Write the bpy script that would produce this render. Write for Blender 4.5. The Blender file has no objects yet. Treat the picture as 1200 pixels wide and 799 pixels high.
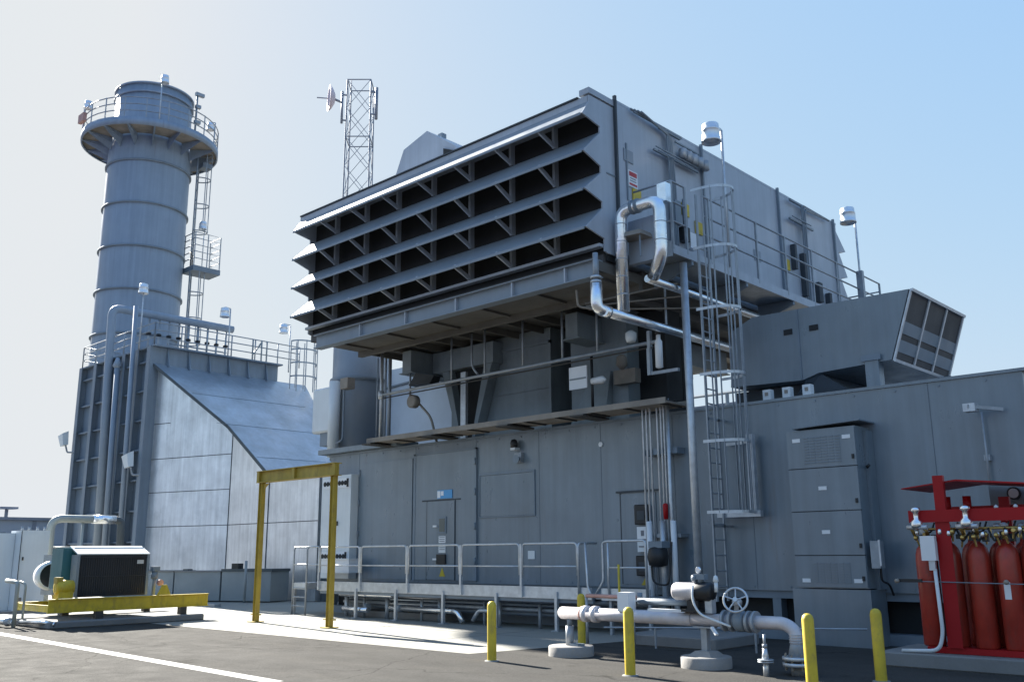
import bpy, bmesh, math, random
from mathutils import Vector, Matrix
random.seed(7)
SC = bpy.context.scene
COL = SC.collection
R = math.radians

# ------------------------------------------------------------------ materials
def mat(name, col, rough=.5, metal=0.0, var=.12, rust=0.0, scale=(.9, .9, .9), streak=.0, bump=0.0, bscale=40, spec=.5, dirt=None, dirt_amt=0.0, fine=0.0):
    """painted / metal surface: base colour with soft mottling, optional vertical weather streaks and stain patches"""
    m = bpy.data.materials.new(name); m.use_nodes = True
    nt = m.node_tree; N = nt.nodes; L = nt.links
    b = N['Principled BSDF']
    b.inputs['Roughness'].default_value = rough
    b.inputs['Metallic'].default_value = metal
    b.inputs['Specular IOR Level'].default_value = spec
    geo = N.new('ShaderNodeNewGeometry')
    def noise(sc, detail=5, ro=.6):
        mp = N.new('ShaderNodeMapping'); mp.inputs['Scale'].default_value = sc
        L.new(geo.outputs['Position'], mp.inputs['Vector'])
        n = N.new('ShaderNodeTexNoise'); n.inputs['Scale'].default_value = 1; n.inputs['Detail'].default_value = detail
        n.inputs['Roughness'].default_value = ro
        L.new(mp.outputs[0], n.inputs['Vector']); return n.outputs['Fac']
    def rng(sock, a, c):
        r = N.new('ShaderNodeMapRange'); r.inputs['From Min'].default_value = .3; r.inputs['From Max'].default_value = .7
        r.inputs['To Min'].default_value = a; r.inputs['To Max'].default_value = c
        L.new(sock, r.inputs['Value']); return r.outputs['Result']
    def mul(s1, s2):
        q = N.new('ShaderNodeMath'); q.operation = 'MULTIPLY'; L.new(s1, q.inputs[0]); L.new(s2, q.inputs[1]); return q.outputs[0]
    f = rng(noise(scale), 1 - var, 1 + var)
    if streak: f = mul(f, rng(noise((5, 5, .22), 6, .65), 1 - streak, 1 + streak * .6))
    if fine: f = mul(f, rng(noise((60, 60, 60), 3, .7), 1 - fine, 1 + fine))
    vm = N.new('ShaderNodeVectorMath'); vm.operation = 'SCALE'
    vm.inputs[0].default_value = col; L.new(f, vm.inputs['Scale'])
    out = vm.outputs[0]
    if dirt:
        mx = N.new('ShaderNodeMix'); mx.data_type = 'RGBA'
        d = N.new('ShaderNodeMapRange'); d.inputs['From Min'].default_value = .52; d.inputs['From Max'].default_value = .75
        d.inputs['To Max'].default_value = dirt_amt
        L.new(noise((scale[0] * 1.7, scale[1] * 1.7, scale[2] * .9), 8, .7), d.inputs['Value'])
        L.new(d.outputs[0], mx.inputs[0]); L.new(out, mx.inputs[6]); mx.inputs[7].default_value = (*dirt, 1)
        out = mx.outputs[2]
    if rust:
        for sc_, c_, lo in (((3.2, 3.2, .3), (.13, .075, .045, 1), .64), ((9, 9, 7), (.10, .05, .03, 1), .70)):
            mx = N.new('ShaderNodeMix'); mx.data_type = 'RGBA'; d = N.new('ShaderNodeMapRange')
            d.inputs['From Min'].default_value = lo; d.inputs['From Max'].default_value = lo + .12; d.inputs['To Max'].default_value = rust
            L.new(noise(sc_, 7, .65), d.inputs['Value']); L.new(d.outputs[0], mx.inputs[0]); L.new(out, mx.inputs[6]); mx.inputs[7].default_value = c_; out = mx.outputs[2]
    L.new(out, b.inputs['Base Color'])
    if not metal: L.new(rng(noise((2.3, 2.3, 1.1)), max(.05, rough - .08), min(1, rough + .1)), b.inputs['Roughness'])
    if bump:
        bp = N.new('ShaderNodeBump'); bp.inputs['Strength'].default_value = bump; bp.inputs['Distance'].default_value = .02
        L.new(noise((bscale,) * 3, 4), bp.inputs['Height']); L.new(bp.outputs[0], b.inputs['Normal'])
    return m

M = {}
M['wall'] = mat('enclosure_paint', rust=.35, col=(.146, .187, .221), rough=.34, streak=.15, var=.10, bump=.06, bscale=1.6, dirt=(.11, .13, .15), dirt_amt=.25, spec=.9)
M['fh'] = mat('filter_house_paint', rust=.35, col=(.355, .395, .45), rough=.42, streak=.1, var=.07, bump=.04, bscale=1.6)
M['fhlight'] = mat('hood_paint', rust=.35, col=(.21, .25, .295), rough=.45, streak=.04, var=.08)
M['joint'] = mat('panel_joint', (.10, .13, .16), .6)
M['seam'] = mat('seam_dark', (.045, .055, .065), .7)
M['frame'] = mat('steel_frame_paint', (.17, .21, .25), .5, var=.15)
M['scr'] = mat('catalyst_casing_paint', rust=.35, col=(.165, .21, .262), rough=.5, streak=.14, var=.1)
M['stack'] = mat('stack_paint', rust=.35, col=(.235, .29, .36), rough=.5, streak=.12, var=.06)
M['alu'] = mat('aluminium_cladding', (.68, .71, .735), .30, metal=.7, streak=.2, var=.16, bump=.12, bscale=1.0, dirt=(.36, .40, .44), dirt_amt=.5)
M['aluroof'] = mat('aluminium_roof_skylit', (.38, .43, .485), .34, metal=.5, streak=.1, var=.2, dirt=(.32, .29, .26), dirt_amt=.35, bump=.06, bscale=1.0)  # darker steel-blue base carries the skylit shade of the slope
M['rim'] = mat('dark_rim', (.06, .075, .085), .6)
M['galv'] = mat('galvanised_steel', (.50, .53, .56), .42, metal=.55, var=.15, scale=(6, 6, 6))
M['galvd'] = mat('weathered_galvanised', rust=.35, col=(.30, .33, .36), rough=.5, metal=.4, var=.15, scale=(5, 5, 5))
M['silver'] = mat('foil_insulation', (.80, .82, .84), .24, metal=.9, var=.1, scale=(5, 5, 5), bump=.25, bscale=9)
M['pipewhite'] = mat('pale_pipe_jacket', (.52, .50, .52), .42, metal=.2, var=.1, scale=(4, 4, 4), bump=.12, bscale=14, dirt=(.35, .30, .28), dirt_amt=.35)
M['white'] = mat('white_paint', (.70, .72, .74), .4, var=.05)
M['offwhite'] = mat('grey_white_cabinet', (.62, .66, .68), .45, var=.06, streak=.05)
M['yellow'] = mat('yellow_paint', rust=.6, col=(.54, .40, .025), rough=.5, var=.14, scale=(4, 4, 4), dirt=(.20, .145, .06), dirt_amt=.75, streak=.12)
M['yellowd'] = mat('dull_yellow_paint', rust=.6, col=(.40, .285, .04), rough=.55, var=.14, scale=(3, 3, 3), dirt=(.17, .10, .05), dirt_amt=.65, streak=.15)
M['red'] = mat('red_frame_paint', rust=.6, col=(.33, .006, .009), rough=.45, var=.1, spec=.25)
M['redcyl'] = mat('red_cylinder_paint', rust=.6, col=(.34, .034, .02), rough=.36, var=.2, scale=(4, 4, 3), dirt=(.15, .05, .04), dirt_amt=.7, streak=.15)
M['brass'] = mat('brass_fittings', (.55, .40, .14), .35, metal=.8, scale=(20, 20, 20))
M['black'] = mat('black_rubber', (.014, .015, .017), .5)
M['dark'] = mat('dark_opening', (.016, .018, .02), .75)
M['mesh'] = mat('dark_screen', (.062, .06, .062), .65, var=.2, scale=(.7, .7, 1.4))
M['under'] = mat('brown_underside', (.12, .115, .105), .7, var=.25, scale=(.8, .8, .8), dirt=(.07, .06, .05), dirt_amt=.5)  # dark brownish grey with darker patches, for undersides
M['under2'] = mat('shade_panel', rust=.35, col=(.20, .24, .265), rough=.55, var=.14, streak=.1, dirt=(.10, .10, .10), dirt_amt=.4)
M['inlet'] = mat('inlet_plenum_skylit', (.48, .56, .66), .38, var=.08, metal=.35)  # bright pale blue puts the skylight on this face into its colour
M['tray'] = mat('cable_tray_weathered', (.24, .215, .185), .65, metal=.1, var=.2, scale=(2, 2, 2))
M['darkbrown'] = mat('aged_beam', (.05, .048, .044), .7)
M['teal'] = mat('teal_paint', (.03, .13, .15), .45, var=.1)
M['radfin'] = mat('radiator_core', (.018, .022, .028), .6, var=.25, scale=(3, 3, .5))
M['bluegrey'] = mat('blue_grey_paint', (.215, .25, .27), .5)
M['blue'] = mat('blue_sign', (.07, .30, .58), .4, var=.05)
M['redsign'] = mat('red_sign_ink', (.45, .03, .04), .5)
M['ink'] = mat('grey_sign_ink', (.16, .17, .19), .6)
M['glass'] = mat('dark_window', (.10, .115, .10), .12, var=.15)
M['conc'] = mat('concrete', (.245, .24, .215), .85, var=.07, scale=(.35, .35, .35), bump=.15, bscale=30, dirt=(.175, .17, .15), dirt_amt=.35, fine=.06)
M['concd'] = mat('grey_concrete', (.19, .19, .187), .9, var=.12, scale=(1.2, 1.2, 1.2), bump=.2, bscale=20, dirt=(.14, .135, .13), dirt_amt=.4, fine=.08)
M['conclt'] = mat('footing_concrete', (.27, .26, .25), .9, var=.1, scale=(2, 2, 2), bump=.2, bscale=20, dirt=(.21, .2, .18), dirt_amt=.4, fine=.08)
M['asph'] = mat('asphalt', (.058, .0560, .0525), .92, var=.16, scale=(.28, .9, 1), bump=.5, bscale=55, dirt=(.072, .068, .06), dirt_amt=.6, fine=.22, spec=.08)
def asphalt_detail(m):
    nt = m.node_tree; N, L = nt.nodes, nt.links; b = N['Principled BSDF']; src = b.inputs['Base Color'].links[0].from_socket
    geo = N.new('ShaderNodeNewGeometry'); ns = N.new('ShaderNodeTexNoise'); ns.inputs['Scale'].default_value = .8; ns.inputs['Detail'].default_value = 6
    L.new(geo.outputs['Position'], ns.inputs['Vector'])
    mx = N.new('ShaderNodeVectorMath'); mx.operation = 'MULTIPLY_ADD'; L.new(ns.outputs['Color'], mx.inputs[0]); mx.inputs[1].default_value = (1.6, 1.6, 0); L.new(geo.outputs['Position'], mx.inputs[2])
    vo = N.new('ShaderNodeTexVoronoi'); vo.feature = 'DISTANCE_TO_EDGE'; vo.inputs['Scale'].default_value = .23; L.new(mx.outputs[0], vo.inputs['Vector'])
    r1 = N.new('ShaderNodeMapRange'); r1.inputs['From Min'].default_value = .001; r1.inputs['From Max'].default_value = .006; r1.inputs['To Min'].default_value = .5; L.new(vo.outputs['Distance'], r1.inputs['Value'])
    st = N.new('ShaderNodeTexNoise'); st.inputs['Scale'].default_value = .55; st.inputs['Detail'].default_value = 8; st.inputs['Roughness'].default_value = .7; L.new(geo.outputs['Position'], st.inputs['Vector'])
    r2 = N.new('ShaderNodeMapRange'); r2.inputs['From Min'].default_value = .60; r2.inputs['From Max'].default_value = .68; r2.inputs['To Min'].default_value = 1; r2.inputs['To Max'].default_value = .62; L.new(st.outputs['Fac'], r2.inputs['Value'])
    ag = N.new('ShaderNodeTexNoise'); ag.inputs['Scale'].default_value = 22; ag.inputs['Detail'].default_value = 5; ag.inputs['Roughness'].default_value = .8; L.new(geo.outputs['Position'], ag.inputs['Vector'])
    r3 = N.new('ShaderNodeMapRange'); r3.inputs['From Min'].default_value = .3; r3.inputs['From Max'].default_value = .7; r3.inputs['To Min'].default_value = .72; r3.inputs['To Max'].default_value = 1.3; L.new(ag.outputs['Fac'], r3.inputs['Value'])
    p = N.new('ShaderNodeMath'); p.operation = 'MULTIPLY'; L.new(r1.outputs[0], p.inputs[0]); L.new(r2.outputs[0], p.inputs[1])
    p2 = N.new('ShaderNodeMath'); p2.operation = 'MULTIPLY'; L.new(p.outputs[0], p2.inputs[0]); L.new(r3.outputs[0], p2.inputs[1])
    sc_ = N.new('ShaderNodeVectorMath'); sc_.operation = 'SCALE'; L.new(src, sc_.inputs[0]); L.new(p2.outputs[0], sc_.inputs['Scale']); L.new(sc_.outputs[0], b.inputs['Base Color'])
asphalt_detail(M['asph'])
M['line'] = mat('road_paint', (.27, .27, .26), .7, var=.1, scale=(2, 2, 2), dirt=(.3, .3, .28), dirt_amt=.35)
M['lampshade'] = mat('lamp_shade_metal', (.72, .75, .78), .36, metal=.55, var=.1, scale=(6, 6, 6))
M['dish'] = mat('dish_pinkish', (.62, .52, .55), .5)
M['tower'] = mat('tower_steel', (.22, .24, .28), .5, metal=.3)
M['far'] = mat('distant_cladding', (.26, .29, .34), .8, var=.12, scale=(.1, .1, .3))
M['farroof'] = mat('distant_roof', (.18, .20, .24), .8)
M['farpale'] = mat('distant_pale_wall', (.50, .50, .46), .8)
M['hedge'] = mat('dusty_green', (.06, .075, .045), .9, var=.4, scale=(3, 3, 3))
M['rust'] = mat('primer_pink_pipe', (.46, .26, .22), .6, var=.2, scale=(4, 4, 4))
M['greypipe'] = mat('grey_green_pipe', (.30, .33, .32), .5, metal=.2)

# ------------------------------------------------------------------ mesh builder
def fillet(pts, rad, seg=5):
    pts = [Vector(p) for p in pts]; out = [pts[0]]
    for i in range(1, len(pts) - 1):
        a, b, c = pts[i - 1], pts[i], pts[i + 1]
        u = (a - b); v = (c - b); r = min(rad, u.length * .49, v.length * .49)
        p, q = b + u.normalized() * r, b + v.normalized() * r
        for k in range(seg + 1):
            t = k / seg; out.append(p * (1 - t) ** 2 + b * 2 * t * (1 - t) + q * t * t)
    out.append(pts[-1]); return out

class MB:
    def __init__(s): s.bm = bmesh.new()
    def _faces(s, vs, fs, smooth=False):
        v = [s.bm.verts.new(p) for p in vs]
        for f in fs:
            try: q = s.bm.faces.new([v[i] for i in f]); q.smooth = smooth
            except ValueError: pass
    def box(s, x0, x1, y0, y1, z0, z1):
        x0, x1 = sorted((x0, x1)); y0, y1 = sorted((y0, y1)); z0, z1 = sorted((z0, z1))
        s._faces([(x, y, z) for x in (x0, x1) for y in (y0, y1) for z in (z0, z1)],
                 [(0, 1, 3, 2), (4, 6, 7, 5), (0, 4, 5, 1), (2, 3, 7, 6), (0, 2, 6, 4), (1, 5, 7, 3)]); return s
    def bar(s, p, q, w, h, up=(0, 0, 1)):
        p = Vector(p); q = Vector(q); d = (q - p).normalized(); u = Vector(up)
        if abs(d.dot(u)) > .98: u = Vector((0, 1, 0))
        a = d.cross(u).normalized(); u = a.cross(d).normalized()
        vs = []
        for c in (p, q):
            for sa, su in ((-1, -1), (1, -1), (1, 1), (-1, 1)): vs.append(c + a * (sa * w / 2) + u * (su * h / 2))
        s._faces(vs, [(0, 1, 2, 3), (7, 6, 5, 4), (0, 4, 5, 1), (1, 5, 6, 2), (2, 6, 7, 3), (3, 7, 4, 0)]); return s
    def tube(s, pts, r, n=8, rr=None, cap=True):
        pts = [Vector(p) for p in pts]; rings = []
        d0 = (pts[1] - pts[0]).normalized()
        u = Vector((0, 0, 1)) if abs(d0.z) < .9 else Vector((1, 0, 0))
        a = d0.cross(u).normalized()
        for i, p in enumerate(pts):
            if i == 0: d = d0
            elif i == len(pts) - 1: d = (pts[i] - pts[i - 1]).normalized()
            else: d = ((pts[i] - pts[i - 1]).normalized() + (pts[i + 1] - pts[i]).normalized()).normalized()
            a = (a - d * a.dot(d)).normalized(); b = d.cross(a)
            q = rr[i] if rr else r
            rings.append([s.bm.verts.new(p + a * (q * math.cos(2 * math.pi * k / n)) + b * (q * math.sin(2 * math.pi * k / n))) for k in range(n)])
        for i in range(len(rings) - 1):
            for k in range(n):
                f = s.bm.faces.new((rings[i][k], rings[i][(k + 1) % n], rings[i + 1][(k + 1) % n], rings[i + 1][k])); f.smooth = n > 6
        if cap: s.bm.faces.new(rings[0][::-1]); s.bm.faces.new(rings[-1])
        return s
    def pipe(s, pts, r, rad, n=12): return s.tube(fillet(pts, rad), r, n)
    def lathe(s, prof, c, n=24, axis='z', cap=True):
        rings = []
        for r, h in prof:
            ring = []
            for k in range(n):
                t = 2 * math.pi * k / n; x, y = r * math.cos(t), r * math.sin(t)
                v = {'z': (x, y, h), 'x': (h, x, y), 'y': (y, h, x)}[axis]
                ring.append(s.bm.verts.new((c[0] + v[0], c[1] + v[1], c[2] + v[2])))
            rings.append(ring)
        for i in range(len(rings) - 1):
            for k in range(n):
                f = s.bm.faces.new((rings[i][k], rings[i][(k + 1) % n], rings[i + 1][(k + 1) % n], rings[i + 1][k])); f.smooth = True
        if cap:
            if prof[0][0] > 1e-4: s.bm.faces.new(rings[0][::-1])
            if prof[-1][0] > 1e-4: s.bm.faces.new(rings[-1])
        return s
    def prism(s, poly, axis, a, b):
        """poly in the two other axes, extruded from a to b along axis"""
        def mk(p, t): return {'x': (t, p[0], p[1]), 'y': (p[0], t, p[1]), 'z': (p[0], p[1], t)}[axis]
        n = len(poly); v = [s.bm.verts.new(mk(p, a)) for p in poly]; w = [s.bm.verts.new(mk(p, b)) for p in poly]
        s.bm.faces.new(v); s.bm.faces.new(w[::-1])
        for i in range(n): s.bm.faces.new((v[i], w[i], w[(i + 1) % n], v[(i + 1) % n]))
        return s
    def slab(s, vs, t):
        """quad/polygon given in 3-D, thickened by t along its normal"""
        vs = [Vector(v) for v in vs]; n = (vs[1] - vs[0]).cross(vs[2] - vs[0]).normalized() * t; k = len(vs)
        a = [s.bm.verts.new(v) for v in vs]; b = [s.bm.verts.new(v + n) for v in vs]
        s.bm.faces.new(a); s.bm.faces.new(b[::-1])
        for i in range(k): s.bm.faces.new((a[i], b[i], b[(i + 1) % k], a[(i + 1) % k]))
        return s
    def hexa(s, a, b):
        """solid between two same-length polygons"""
        k = len(a); va = [s.bm.verts.new(p) for p in a]; vb = [s.bm.verts.new(p) for p in b]
        s.bm.faces.new(va); s.bm.faces.new(vb[::-1])
        for i in range(k): s.bm.faces.new((va[i], vb[i], vb[(i + 1) % k], va[(i + 1) % k]))
        return s
    def build(s, name, m, parent=None, label=None, bevel=0):
        off = Vector((0, 0, 0))
        if parent is not None: off = Vector(parent['_o'])
        bmesh.ops.recalc_face_normals(s.bm, faces=s.bm.faces)
        if bevel:
            bmesh.ops.bevel(s.bm, geom=[e for e in s.bm.edges if len(e.link_faces) == 2 and e.calc_face_angle() > .6], offset=bevel, segments=1, affect='EDGES')
        me = bpy.data.meshes.new(name); 
        if parent is not None: bmesh.ops.translate(s.bm, vec=-off, verts=s.bm.verts)
        s.bm.to_mesh(me); s.bm.free(); me.materials.append(M[m] if isinstance(m, str) else m)
        o = bpy.data.objects.new(name, me); COL.objects.link(o)
        if parent is not None: o.parent = parent; o['_o'] = tuple(off)
        if label: o['label'] = label
        return o

def thing(name, loc, label, cat, group=None):
    o = bpy.data.objects.new(name, None); COL.objects.link(o); o.location = loc; o['_o'] = tuple(loc)
    o['label'] = label; o['category'] = cat; o.empty_display_size = .2
    if group: o['group'] = group
    return o
def solo(mb, name, m, loc, label, cat, group=None, bevel=0):
    """a thing that is one mesh, its origin at loc"""
    o = mb.build(name, m, None, bevel=bevel)
    o.data.transform(Matrix.Translation(-Vector(loc))); o.location = loc
    o['label'] = label; o['category'] = cat; o['_o'] = tuple(loc)
    if group: o['group'] = group
    return o
def struct(mb, name, m):
    o = mb.build(name, m); o['kind'] = 'structure'; return o
def copy_tree(o, parent=None):
    c = o.copy(); COL.objects.link(c)
    if parent is not None: c.parent = parent
    for ch in list(o.children): copy_tree(ch, c)
    return c
def dup(o, loc, label, group=None, rz=0):
    c = copy_tree(o); c.location = loc; c['label'] = label; c.rotation_euler[2] = rz
    if group: c['group'] = group
    return c
def B(*a): return MB().box(*a)

# ------------------------------------------------------------------ ground
g = MB(); g._faces([(-900, -60, 0), (500, -60, 0), (500, 1200, 0), (-900, 1200, 0)], [(0, 1, 2, 3)]); struct(g, 'ground', 'asph')
g = MB(); g._faces([(-60, 11.95, .004), (-12.15, 11.8, .004), (-11.1, 17.0, .004), (-11.1, 40, .004), (-60, 40, .004)], [(0, 1, 2, 3, 4)]); struct(g, 'concrete_apron', 'conc')
g = MB()
for x in (-14.6, -18.2, -21.8, -25.4): g.box(x, x + .018, 12.0, 16.2, .0045, .0075)
g.box(-25.4, -11.9, 14.9, 14.918, .0045, .0078)
struct(g, 'slab_joints', 'concd')
g = MB()
for (ya, yb) in ((0, .115), (.145, .26)):
    g._faces([(-60, 9.6 + ya, .004), (-11.6, 7.45 + ya, .004), (-11.6, 7.45 + yb, .004), (-60, 9.6 + yb, .004)], [(0, 1, 2, 3)])
struct(g, 'road_marking', 'line')

# ------------------------------------------------------------------ turbine enclosure (long low building)
YW = 17.6
enc = thing('turbine_enclosure', (-14.4, YW, 0), 'long low blue grey machine enclosure with doors along its front wall', 'building')
B(-24.4, -4.4, YW, 26, .93, 4.70).build('wall', 'wall', enc)
b = B(-24.46, -4.34, YW - .03, 26.05, 4.702, 4.76); b.build('roof_trim', 'wall', enc)
base = MB()
for x in [-24.3 + i * 1.66 for i in range(13)]: base.box(x - .09, x + .09, YW + .06, YW + .3, .2, .93)
base.box(-24.4, -4.4, YW + .05, YW + .3, .78, .928).box(-24.4, -4.4, YW + .02, YW + .35, .0, .2)
base.build('base_frame', 'frame', enc)
B(-24.2, -4.6, YW + .32, 25.8, .0, .92).build('base_shade', 'dark', enc)  # dark block paints the shade behind the base frame
for x in (-22.92, -20.317, -17.857, -15.603, -13.636, -11.6, -9.728, -6.0): B(x - .006, x + .006, YW - .004, YW, .95, 4.69).build('wall_seam', 'joint', enc)
# big double door, with a personnel door in its right leaf
gd = B(-20.25, -17.86, YW - .05, YW + .0, 1.0, 4.42).build('equipment_door', 'wall', enc)
e = MB().box(-20.34, -20.25, YW - .06, YW - .003, 1.0, 4.46).box(-17.86, -17.80, YW - .06, YW - .003, 1.0, 4.46).box(-20.34, -17.8, YW - .06, YW - .003, 4.425, 4.47)
e.build('door_frame', 'frame', gd)
for z in (1.5, 2.4, 3.3, 4.1): MB().tube([(-17.83, YW - .075, z - .09), (-17.83, YW - .075, z + .09)], .025, 8).build('hinge', 'frame', gd)
pd = B(-19.72, -18.62, YW - .075, YW - .05, 1.02, 3.10).build('door', 'wall', enc)
e = MB().box(-19.76, -19.72, YW - .06, YW - .05, 1.0, 3.13).box(-18.62, -18.59, YW - .06, YW - .05, 1.0, 3.13).box(-19.95, -18.4, YW - .065, YW - .05, 3.115, 3.15)
e.build('door_gasket', 'seam', pd)
e = MB().box(-19.23, -18.93, YW - .1, YW - .076, 2.23, 2.68); e.build('window_frame', 'frame', pd)
B(-19.19, -18.97, YW - .106, YW - .101, 2.28, 2.63).build('window_pane', 'glass', pd)
MB().bar((-19.42, YW - .11, 2.43), (-19.27, YW - .11, 2.43), .05, .05).build('door_handle', 'white', pd)
MB().bar((-19.42, YW - .11, 1.55), (-19.27, YW - .11, 1.55), .05, .05).build('door_handle', 'white', pd)
# left panel door leaf, hatch, second door
ld = B(-22.8, -20.42, YW - .035, YW, 1.0, 4.36).build('equipment_door', 'wall', enc)
for z in (1.4, 2.3, 3.2, 4.1): MB().tube([(-22.84, YW - .05, z - .09), (-22.84, YW - .05, z + .09)], .025, 8).build('hinge', 'frame', ld)
h = MB()
for a in ((-17.73, -15.74, 3.70, 3.75), (-17.73, -15.74, 2.60, 2.63)): h.box(a[0], a[1], YW - .03, YW, a[2], a[3])
for x in (-17.73, -15.77): h.box(x, x + .03, YW - .03, YW, 2.63, 3.70)
hp = B(-17.69, -15.78, YW - .012, YW, 2.64, 3.69).build('hatch', 'wall', enc); h.build('hatch_frame', 'frame', hp)
d2 = B(-13.08, -12.12, YW - .02, YW, 1.0, 3.0).build('access_door', 'wall', enc)
MB().box(-13.2, -12.0, YW - .05, YW, 3.03, 3.07).box(-13.11, -13.08, YW - .022, YW, 1.0, 3.02).build('door_frame', 'seam', d2)
# top-left ledge of the roof
B(-24.75, -20.9, 17.35, 18.2, 4.77, 4.92).build('roof_ledge', 'wall', enc)

kb = MB()
for x in [-24.2 + .8 * k for k in range(25)]: kb.lathe([(.022, 0), (.022, -.012)], (x, YW - .001, 1.0), 6, 'y'); kb.lathe([(.022, 0), (.022, -.012)], (x, YW - .001, 4.62), 6, 'y')
o = kb.build('bolt_row', 'frame', enc)
# things fixed on that wall
s = thing('wall_sign', (-19.0, YW - .07, 3.27), 'small blue and white sign above the door in the enclosure wall', 'sign')
B(-19.32, -18.72, YW - .07, YW - .055, 3.17, 3.40).build('plate', 'blue', s)
e = MB().box(-19.31, -19.19, YW - .074, YW - .071, 3.19, 3.38).box(-19.17, -19.06, YW - .074, YW - .071, 3.25, 3.37); e.build('pale_mark', 'white', s)
s = thing('door_notice', (-19.08, YW - .08, 1.9), 'stacked white notices between window and black box on door', 'notice')
B(-19.22, -18.95, YW - .09, YW - .078, 1.98, 2.16).build('sheet', 'white', s); B(-19.22, -18.95, YW - .09, YW - .078, 1.72, 1.95).build('sheet', 'offwhite', s)
e = MB()
for z in (2.12, 2.07, 2.02, 1.9, 1.85, 1.8): e.box(-19.19, -18.98, YW - .093, YW - .091, z, z + .018)
e.build('printed_lines', 'ink', s)
solo(B(-19.27, -18.93, YW - .13, YW - .078, 1.42, 1.68), 'lock_box', 'black', (-19.1, YW - .1, 1.42), 'black square box on lower half of the enclosure door', 'lock box')
solo(MB().prism([(-19.2, 1.10), (-18.96, 1.10), (-19.08, 1.33)], 'y', YW - .085, YW - .078), 'warning_sign', 'yellow', (-19.08, YW - .08, 1.1), 'small yellow triangular warning sticker low on the enclosure door', 'sign')
solo(B(-16.0, -15.78, YW - .02, YW - .002, 1.55, 1.75), 'wall_plate', 'offwhite', (-15.9, YW, 1.55), 'small pale square plate on wall right of the door behind railing', 'plate')
solo(MB().lathe([(.06, 0), (.06, -.03)], (-13.62, YW, 4.2), 12, 'y'), 'round_vent', 'white', (-13.62, YW, 4.2), 'small round white cap high on the enclosure wall', 'vent')
s = thing('warning_beacon', (-16.3, YW, 4.1), 'dark warning beacon and horn high on wall above the hatch', 'beacon')
e = MB().lathe([(.09, 0), (.10, .12), (.07, .2), (.02, .22)], (-16.33, YW - .14, 4.33), 12); e.build('beacon_dome', 'black', s)
MB().box(-16.41, -16.25, YW - .2, YW, 4.27, 4.33).build('bracket', 'offwhite', s)
MB().lathe([(.03, 0), (.04, -.08), (.11, -.2)], (-16.2, YW - .02, 4.03), 12, 'y').build('horn', 'frame', s)
B(-16.36, -16.12, YW - .1, YW, 3.95, 4.2).build('junction_box', 'galvd', s)

# white electrical cabinet at the left end of the wall
wc = thing('electrical_cabinet', (-23.6, 17.3, .9), 'tall pale cabinet with round vent holes at left end of the enclosure wall', 'cabinet')
B(-24.42, -22.95, 17.32, YW - .003, 1.0, 4.06).build('body', 'offwhite', wc)
e = MB().box(-23.70, -23.69, 17.312, 17.32, 1.65, 3.72); e.build('door_gap', 'seam', wc)
for z in (3.80, 1.62):
    for x0 in (-24.36, -23.62):
        v = B(x0, x0 + .62, 17.30, 17.32, z - .13, z + .17).build('vent_panel', 'white', wc)
        h = MB()
        for k in range(3): h.lathe([(.075, 0), (.075, -.006)], (x0 + .12 + .15 * k, 17.298, z + .02), 14, 'y')
        h.build('vent_hole', 'dark', v)
        h = MB()
        for k in range(5): h.box(x0 + .48 + k * .022, x0 + .49 + k * .022, 17.292, 17.3, z - .11, z + .15)
        h.build('vent_slot', 'dark', v)
for x in (-23.78, -23.58): B(x, x + .04, 17.27, 17.32, 2.55, 2.68).build('handle', 'seam', wc)
jb = thing('junction_box', (-23, 17.0, 1.15), 'white flat box standing on deck under the tall pale cabinet', 'box')
B(-23.85, -22.45, 16.95, 17.3, 1.17, 1.55).build('body', 'white', jb); B(-23.87, -22.43, 16.93, 17.31, 1.552, 1.58).build('lid', 'white', jb)

# ------------------------------------------------------------------ louvred cabinet on the wall (right)
lc = thing('louvred_cabinet', (-7.85, 16.95, 0), 'tall grey four door cabinet with vent slots on right of wall', 'cabinet')
B(-8.55, -7.17, 16.97, YW - .003, 1.02, 3.97).build('body', 'wall', lc)
B(-8.64, -7.14, 16.95, YW + .04, 0.0, 1.0).build('plinth', 'wall', lc)
MB().slab([(-8.40, 16.9, 4.0), (-7.05, 16.9, 4.05), (-7.05, YW, 4.05), (-8.40, YW, 4.0)], .025).build('rain_cap', 'frame', lc)
B(-7.17, -7.10, 17.3, YW - .003, 1.0, 3.9).build('side_panel', 'wall', lc)
for z0, z1, vent in ((3.24, 3.95, 1), (2.43, 3.22, 0), (1.62, 2.41, 0), (1.04, 1.60, 1)):
    p = B(-8.54, -7.18, 16.945, 16.968, z0, z1).build('door', 'wall', lc)
    if vent:
        v = MB()
        n = 10 if z1 - z0 > .6 else 8
        for i in range(n):
            for j in range(6): v.bar((-8.2 + j * .125 + .01, 16.937, z0 + .09 + i * (z1 - z0 - .18) / n), (-8.2 + j * .125 + .105, 16.937, z0 + .09 + i * (z1 - z0 - .18) / n), .012, .016)
        v.build('vent_slot', 'frame', p)
        for x in ((-8.42, -7.42)): B(x, x + .16, 16.935, 16.945, z0 + (.5 if z0 > 2 else .08), z0 + (.57 if z0 > 2 else .15)).build('name_plate', 'white', p)
    else: B(-7.96, -7.80, 16.935, 16.945, z0 + .38, z0 + .45).build('name_plate', 'white', p)
    B(-7.26, -7.22, 16.92, 16.945, z0 + .12, z0 + .2).build('latch', 'black', p)
g_ = MB()
for z in (3.23, 2.42, 1.61): g_.box(-8.55, -7.17, 16.955, 16.975, z - .008, z + .008)
g_.build('door_gap', 'seam', lc)
MB().tube([(-7.12, 17.22, 3.2), (-7.06, 17.22, 3.25)], .03, 8).build('side_latch', 'black', lc)
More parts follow.
